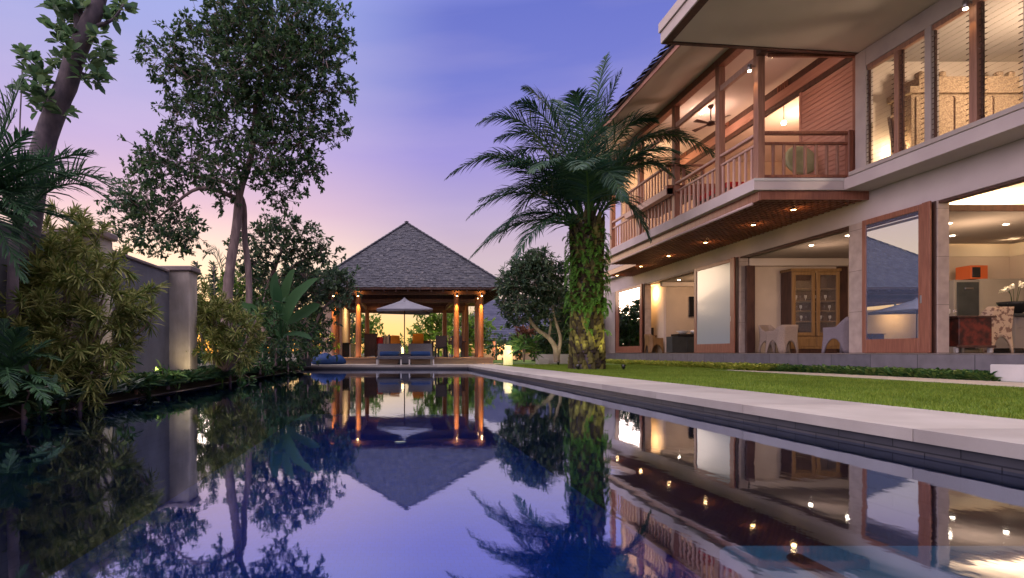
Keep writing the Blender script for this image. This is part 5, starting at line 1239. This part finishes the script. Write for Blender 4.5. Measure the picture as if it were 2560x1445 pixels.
# ti plant
ti = thing('ti_plant', 'bushy ti plant with bronze top and light green leaves beside the garden lamp', 'plant', P(1310,905,20.5))
a = MB(); 
for x in (1303,1310,1316): a.tube([P(1310,905,20.5),P(x,830,20.5)], .03, 7)
a.build('stems', 'bark', ti)
def rosettes(pts_, dpt, n, L, W, jit=0): 
    return [rosette(P(x,y,dpt+random.uniform(-.3,.3)), n, L, W) for x,y in pts_]
leafobj('green_leaves', rosettes([(1296,850),(1304,858),(1312,852),(1320,862),(1300,872),(1314,878),(1308,865),(1332,855),(1328,880),(1292,862),(1318,842)],20.5,22,.42,.07), 'leaf_cover', ti)
leafobj('bronze_leaves', rosettes([(1300,832),(1308,826),(1314,836),(1322,832),(1306,840)],20.5,20,.34,.08), 'leaf_bronze', ti)
# garden lamp
gl2 = thing('garden_lamp', 'thick cylindrical garden lamp glowing pale yellow beside the pavilion step', 'lamp', P(1270,906,20.8))
c0 = P(1270,882,20.8)
a = MB(); a.lathe((c0.x,20.8,GZ), [(.17,0),(.17,.56),(.165,.58)], 20); a.build('shade', 'lampglow', gl2)
a = MB(); a.lathe((c0.x,20.8,GZ+.585), [(.12,0),(.12,.09),(.14,.10),(.14,.13),(.1,.16)], 20); a.build('cap', 'lampglow', gl2)
lamp('garden_lamp_light', 'POINT', (c0.x+.1,20.4,GZ+.5), 10, (1,.85,.45), .2)
# stone bench
sb = thing('stone_bench', 'low pale stone bench wall behind the frangipani trunk', 'bench', P(1400,905,24))
q = P(1350,885,24); q2 = P(1440,885,24)
part('seat_block', 'whitestone', (q.x,q2.x,24,24.6,GZ,-.06), parent=sb); part('step_block', 'whitestone', (P(1338,0,24).x,P(1364,0,24).x,23.5,23.95,GZ,-.24), parent=sb)

# --- background shrubs, each on its own
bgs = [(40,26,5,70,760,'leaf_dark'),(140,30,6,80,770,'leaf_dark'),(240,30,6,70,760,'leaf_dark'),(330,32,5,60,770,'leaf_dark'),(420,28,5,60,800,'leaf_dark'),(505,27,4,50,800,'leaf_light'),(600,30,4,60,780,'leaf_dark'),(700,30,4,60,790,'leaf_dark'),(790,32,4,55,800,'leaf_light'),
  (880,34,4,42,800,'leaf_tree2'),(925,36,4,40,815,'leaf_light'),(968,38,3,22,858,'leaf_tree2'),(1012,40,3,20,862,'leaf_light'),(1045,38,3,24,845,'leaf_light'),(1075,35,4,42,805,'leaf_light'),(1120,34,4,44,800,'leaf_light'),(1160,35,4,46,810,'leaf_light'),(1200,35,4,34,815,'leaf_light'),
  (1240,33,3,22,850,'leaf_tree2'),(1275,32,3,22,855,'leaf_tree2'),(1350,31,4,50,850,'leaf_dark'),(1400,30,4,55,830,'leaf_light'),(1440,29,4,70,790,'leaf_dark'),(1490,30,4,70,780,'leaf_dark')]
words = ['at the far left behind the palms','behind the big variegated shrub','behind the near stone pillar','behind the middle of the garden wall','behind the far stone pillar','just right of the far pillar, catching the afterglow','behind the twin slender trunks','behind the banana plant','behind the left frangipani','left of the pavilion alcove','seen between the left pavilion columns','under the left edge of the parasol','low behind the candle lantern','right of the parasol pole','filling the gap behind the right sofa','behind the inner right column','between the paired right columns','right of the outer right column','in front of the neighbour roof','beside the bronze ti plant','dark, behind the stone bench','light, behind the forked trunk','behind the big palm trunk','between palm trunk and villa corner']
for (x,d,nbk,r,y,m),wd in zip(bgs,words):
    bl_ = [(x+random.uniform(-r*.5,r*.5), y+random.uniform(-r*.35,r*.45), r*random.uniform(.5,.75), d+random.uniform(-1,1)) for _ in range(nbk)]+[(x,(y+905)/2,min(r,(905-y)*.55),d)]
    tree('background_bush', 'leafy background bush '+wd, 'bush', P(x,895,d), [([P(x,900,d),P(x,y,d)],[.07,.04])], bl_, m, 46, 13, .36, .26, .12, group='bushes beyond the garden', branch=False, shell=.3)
# ground cover (nobody could count it)
def strip(name, lab, n, xr, yr, L, W, m, k=16, h=.0, kind='oval'):
    X = xr(rng.random(n)) if callable(xr) else xr[0]+(xr[1]-xr[0])*rng.random(n)
    Y = yr[0]+(yr[1]-yr[0])*rng.random(n); 
    c = np.stack([X,Y,np.full(n,GZ-.02)],1); sc_ = .6+.7*rng.random(n)
    c = np.repeat(c,k,0)+rng.normal(size=(n*k,3))*np.array([.04,.04,.01])+np.array([0,0,1.])*(rng.random((n*k,1))**1.5)*h; s = np.repeat(sc_,k)
    a = rng.random(n*k)*6.283; d = norm(np.stack([np.cos(a),np.sin(a),.35+1.1*rng.random(n*k)],1))
    V, Fc = leafverts(c, d, np.tile(np.array([[0,0,1.]]),(n*k,1)), L*s, W*s, kind, .12, .25)
    return setp(leafobj(name, [(V,Fc)], m, None), lab, 'ground cover', kind='stuff')
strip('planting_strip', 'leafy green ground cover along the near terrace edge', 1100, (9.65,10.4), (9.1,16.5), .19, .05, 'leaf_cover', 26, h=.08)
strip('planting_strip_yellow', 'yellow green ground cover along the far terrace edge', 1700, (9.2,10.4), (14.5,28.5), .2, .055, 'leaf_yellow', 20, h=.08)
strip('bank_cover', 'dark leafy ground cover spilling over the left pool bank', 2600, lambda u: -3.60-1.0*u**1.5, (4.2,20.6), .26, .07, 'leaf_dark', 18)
strip('bank_ferns', 'green ferns and low leaves at the foot of the garden wall', 220, lambda u: -3.58-.45*u, (7.2,11.5), .16, .055, 'leaf_cover', 14)
strip('bank_pale', 'pale lilies trailing at the water edge below the big shrub', 60, lambda u: -3.55-.3*u, (5.6,7.4), .26, .035, 'leaf_pale', 14)
# dark bank plants, countable clumps
for i, (x, y, d, r, m, lab) in enumerate([(300,930,7.6,50,'leaf_dark','dark leafy clump at the foot of the near pillar'),(60,1010,5.2,60,'leaf_dark','dark fern clump at the lower left corner of the bank'),(200,1000,6,40,'leaf_dark','dark clump under the big variegated shrub'),(650,900,13.5,40,'leaf_dark','dark low bush at the foot of the banana plant'),
    (600,925,12.5,36,'leaf_dark','dark clump under the rounded variegated shrub'),(720,905,15.2,34,'leaf_dark','dark clump before the black pot'),(520,930,11.5,34,'leaf_tree2','green clump right of the far pillar foot'),(760,870,17.5,30,'leaf_dark','dark bush beside the black pot'),(660,850,16,46,'leaf_dark','dark tall bush behind the banana stems'),(770,800,18.5,36,'leaf_dark','dark bush under the left frangipani crown'),(820,850,24,26,'leaf_light','bright green bush behind the blue bean bags'),
    (640,790,14,60,'leaf_dark','tall dark bush directly left of the banana leaves'),(720,830,16,58,'leaf_dark','broad dark bush directly behind the banana stems'),(690,870,14.2,50,'leaf_tree2','mid green bush low under the banana leaves'),(610,890,12.8,44,'leaf_dark','dark bush tucked right of the rounded variegated shrub'),(575,925,11.6,36,'leaf_cover','fresh green clump at the water edge under the rounded shrub'),
    (700,735,17,46,'leaf_dark','dark bush top showing above the banana leaves'),(770,860,18.3,40,'leaf_tree2','mid green bush hiding the frangipani foot'),(560,700,15.5,34,'leaf_light','light green twiggy bush before the slender trunks'),(480,880,12.5,40,'leaf_dark','dark bush just behind the far stone pillar'),(420,950,8.6,26,'leaf_cover','fresh green fern clump between the wall and the far pillar'),(340,970,7.8,26,'leaf_dark','small dark clump between near pillar and fern clump')]):
    tree('low_bush', lab, 'bush', P(x,y+r*.8,d), [([P(x,y+r*.9,d),P(x,y,d)],[.03,.02])], [(x,y,r,d),(x-r*.5,y+r*.3,r*.7,d),(x+r*.5,y+r*.2,r*.7,d+.2)], m, 70, 12, .16, .15, .05, branch=False, kind='oval', shell=.25)
bp_ = thing('plant_pot', 'tall black ribbed pot at the left corner of the pool end', 'pot', P(762,915,19.0))
q = P(762,915,19.0); a = MB(); a.lathe((q.x,19.0,GZ), [(.2,0),(.22,.05),(.2,.3),(.23,.55),(.21,.8),(.25,1.0),(.26,1.08),(.22,1.1)], 18); a.build('body', 'pot', bp_)
a = MB(); a.lathe((q.x,19.0,GZ+1.1), [(.27,0),(.27,.03),(.2,.035)], 18); a.build('rim', 'pot', bp_)
# garden up-lights
def garden_spot(x, y, tx, ty, tz, pw, col, sz, lab):
    s = thing('garden_spotlight', lab, 'light', (x,y,GZ), 'small ground spotlights')
    a = MB(); a.lathe((x,y,GZ), [(.03,0),(.03,.05),(.05,.08),(.055,.14),(.045,.14)], 12); a.build('housing', 'black', s)
    a = MB(); a.lathe((x,y,GZ+.142), [(.04,0),(.04,.006)], 12); a.build('lens', 'steel', s)
    lamp('garden_spot', 'SPOT', (x,y,GZ+.2), pw, col, .05, (tx,ty,tz), sz)
garden_spot(6.05,15.1,5.4,15.9,1.6,110,(1,.86,.35),75,'ground spotlight right of the big palm foot, aimed at the trunk')
garden_spot(4.85,15.2,5.3,15.9,2.6,60,(1,.88,.4),60,'ground spotlight in front of the big palm trunk')
garden_spot(-3.75,8.6,-4.3,6.6,1.0,60,(1,.8,.42),95,'ground spotlight at the wall foot aimed at the big shrub')
garden_spot(-3.75,10.0,-4.3,12.2,.8,12,(1,.8,.45),95,'ground spotlight aimed at the rounded shrub and pillar')
garden_spot(5.9,20.8,6.2,22,1.2,35,(1,.85,.45),90,'ground spotlight under the forked frangipani')
garden_spot(-4.2,16.6,-3.2,18.6,1.6,30,(1,.85,.5),90,'ground spotlight hidden in the bank before the left frangipani')
lamp('hedge_light', 'POINT', (3,32.5,-.1), 240, (1,.85,.4), .3)
lamp('hedge_light2', 'POINT', (-2.3,32.5,-.1), 110, (1,.85,.4), .3)
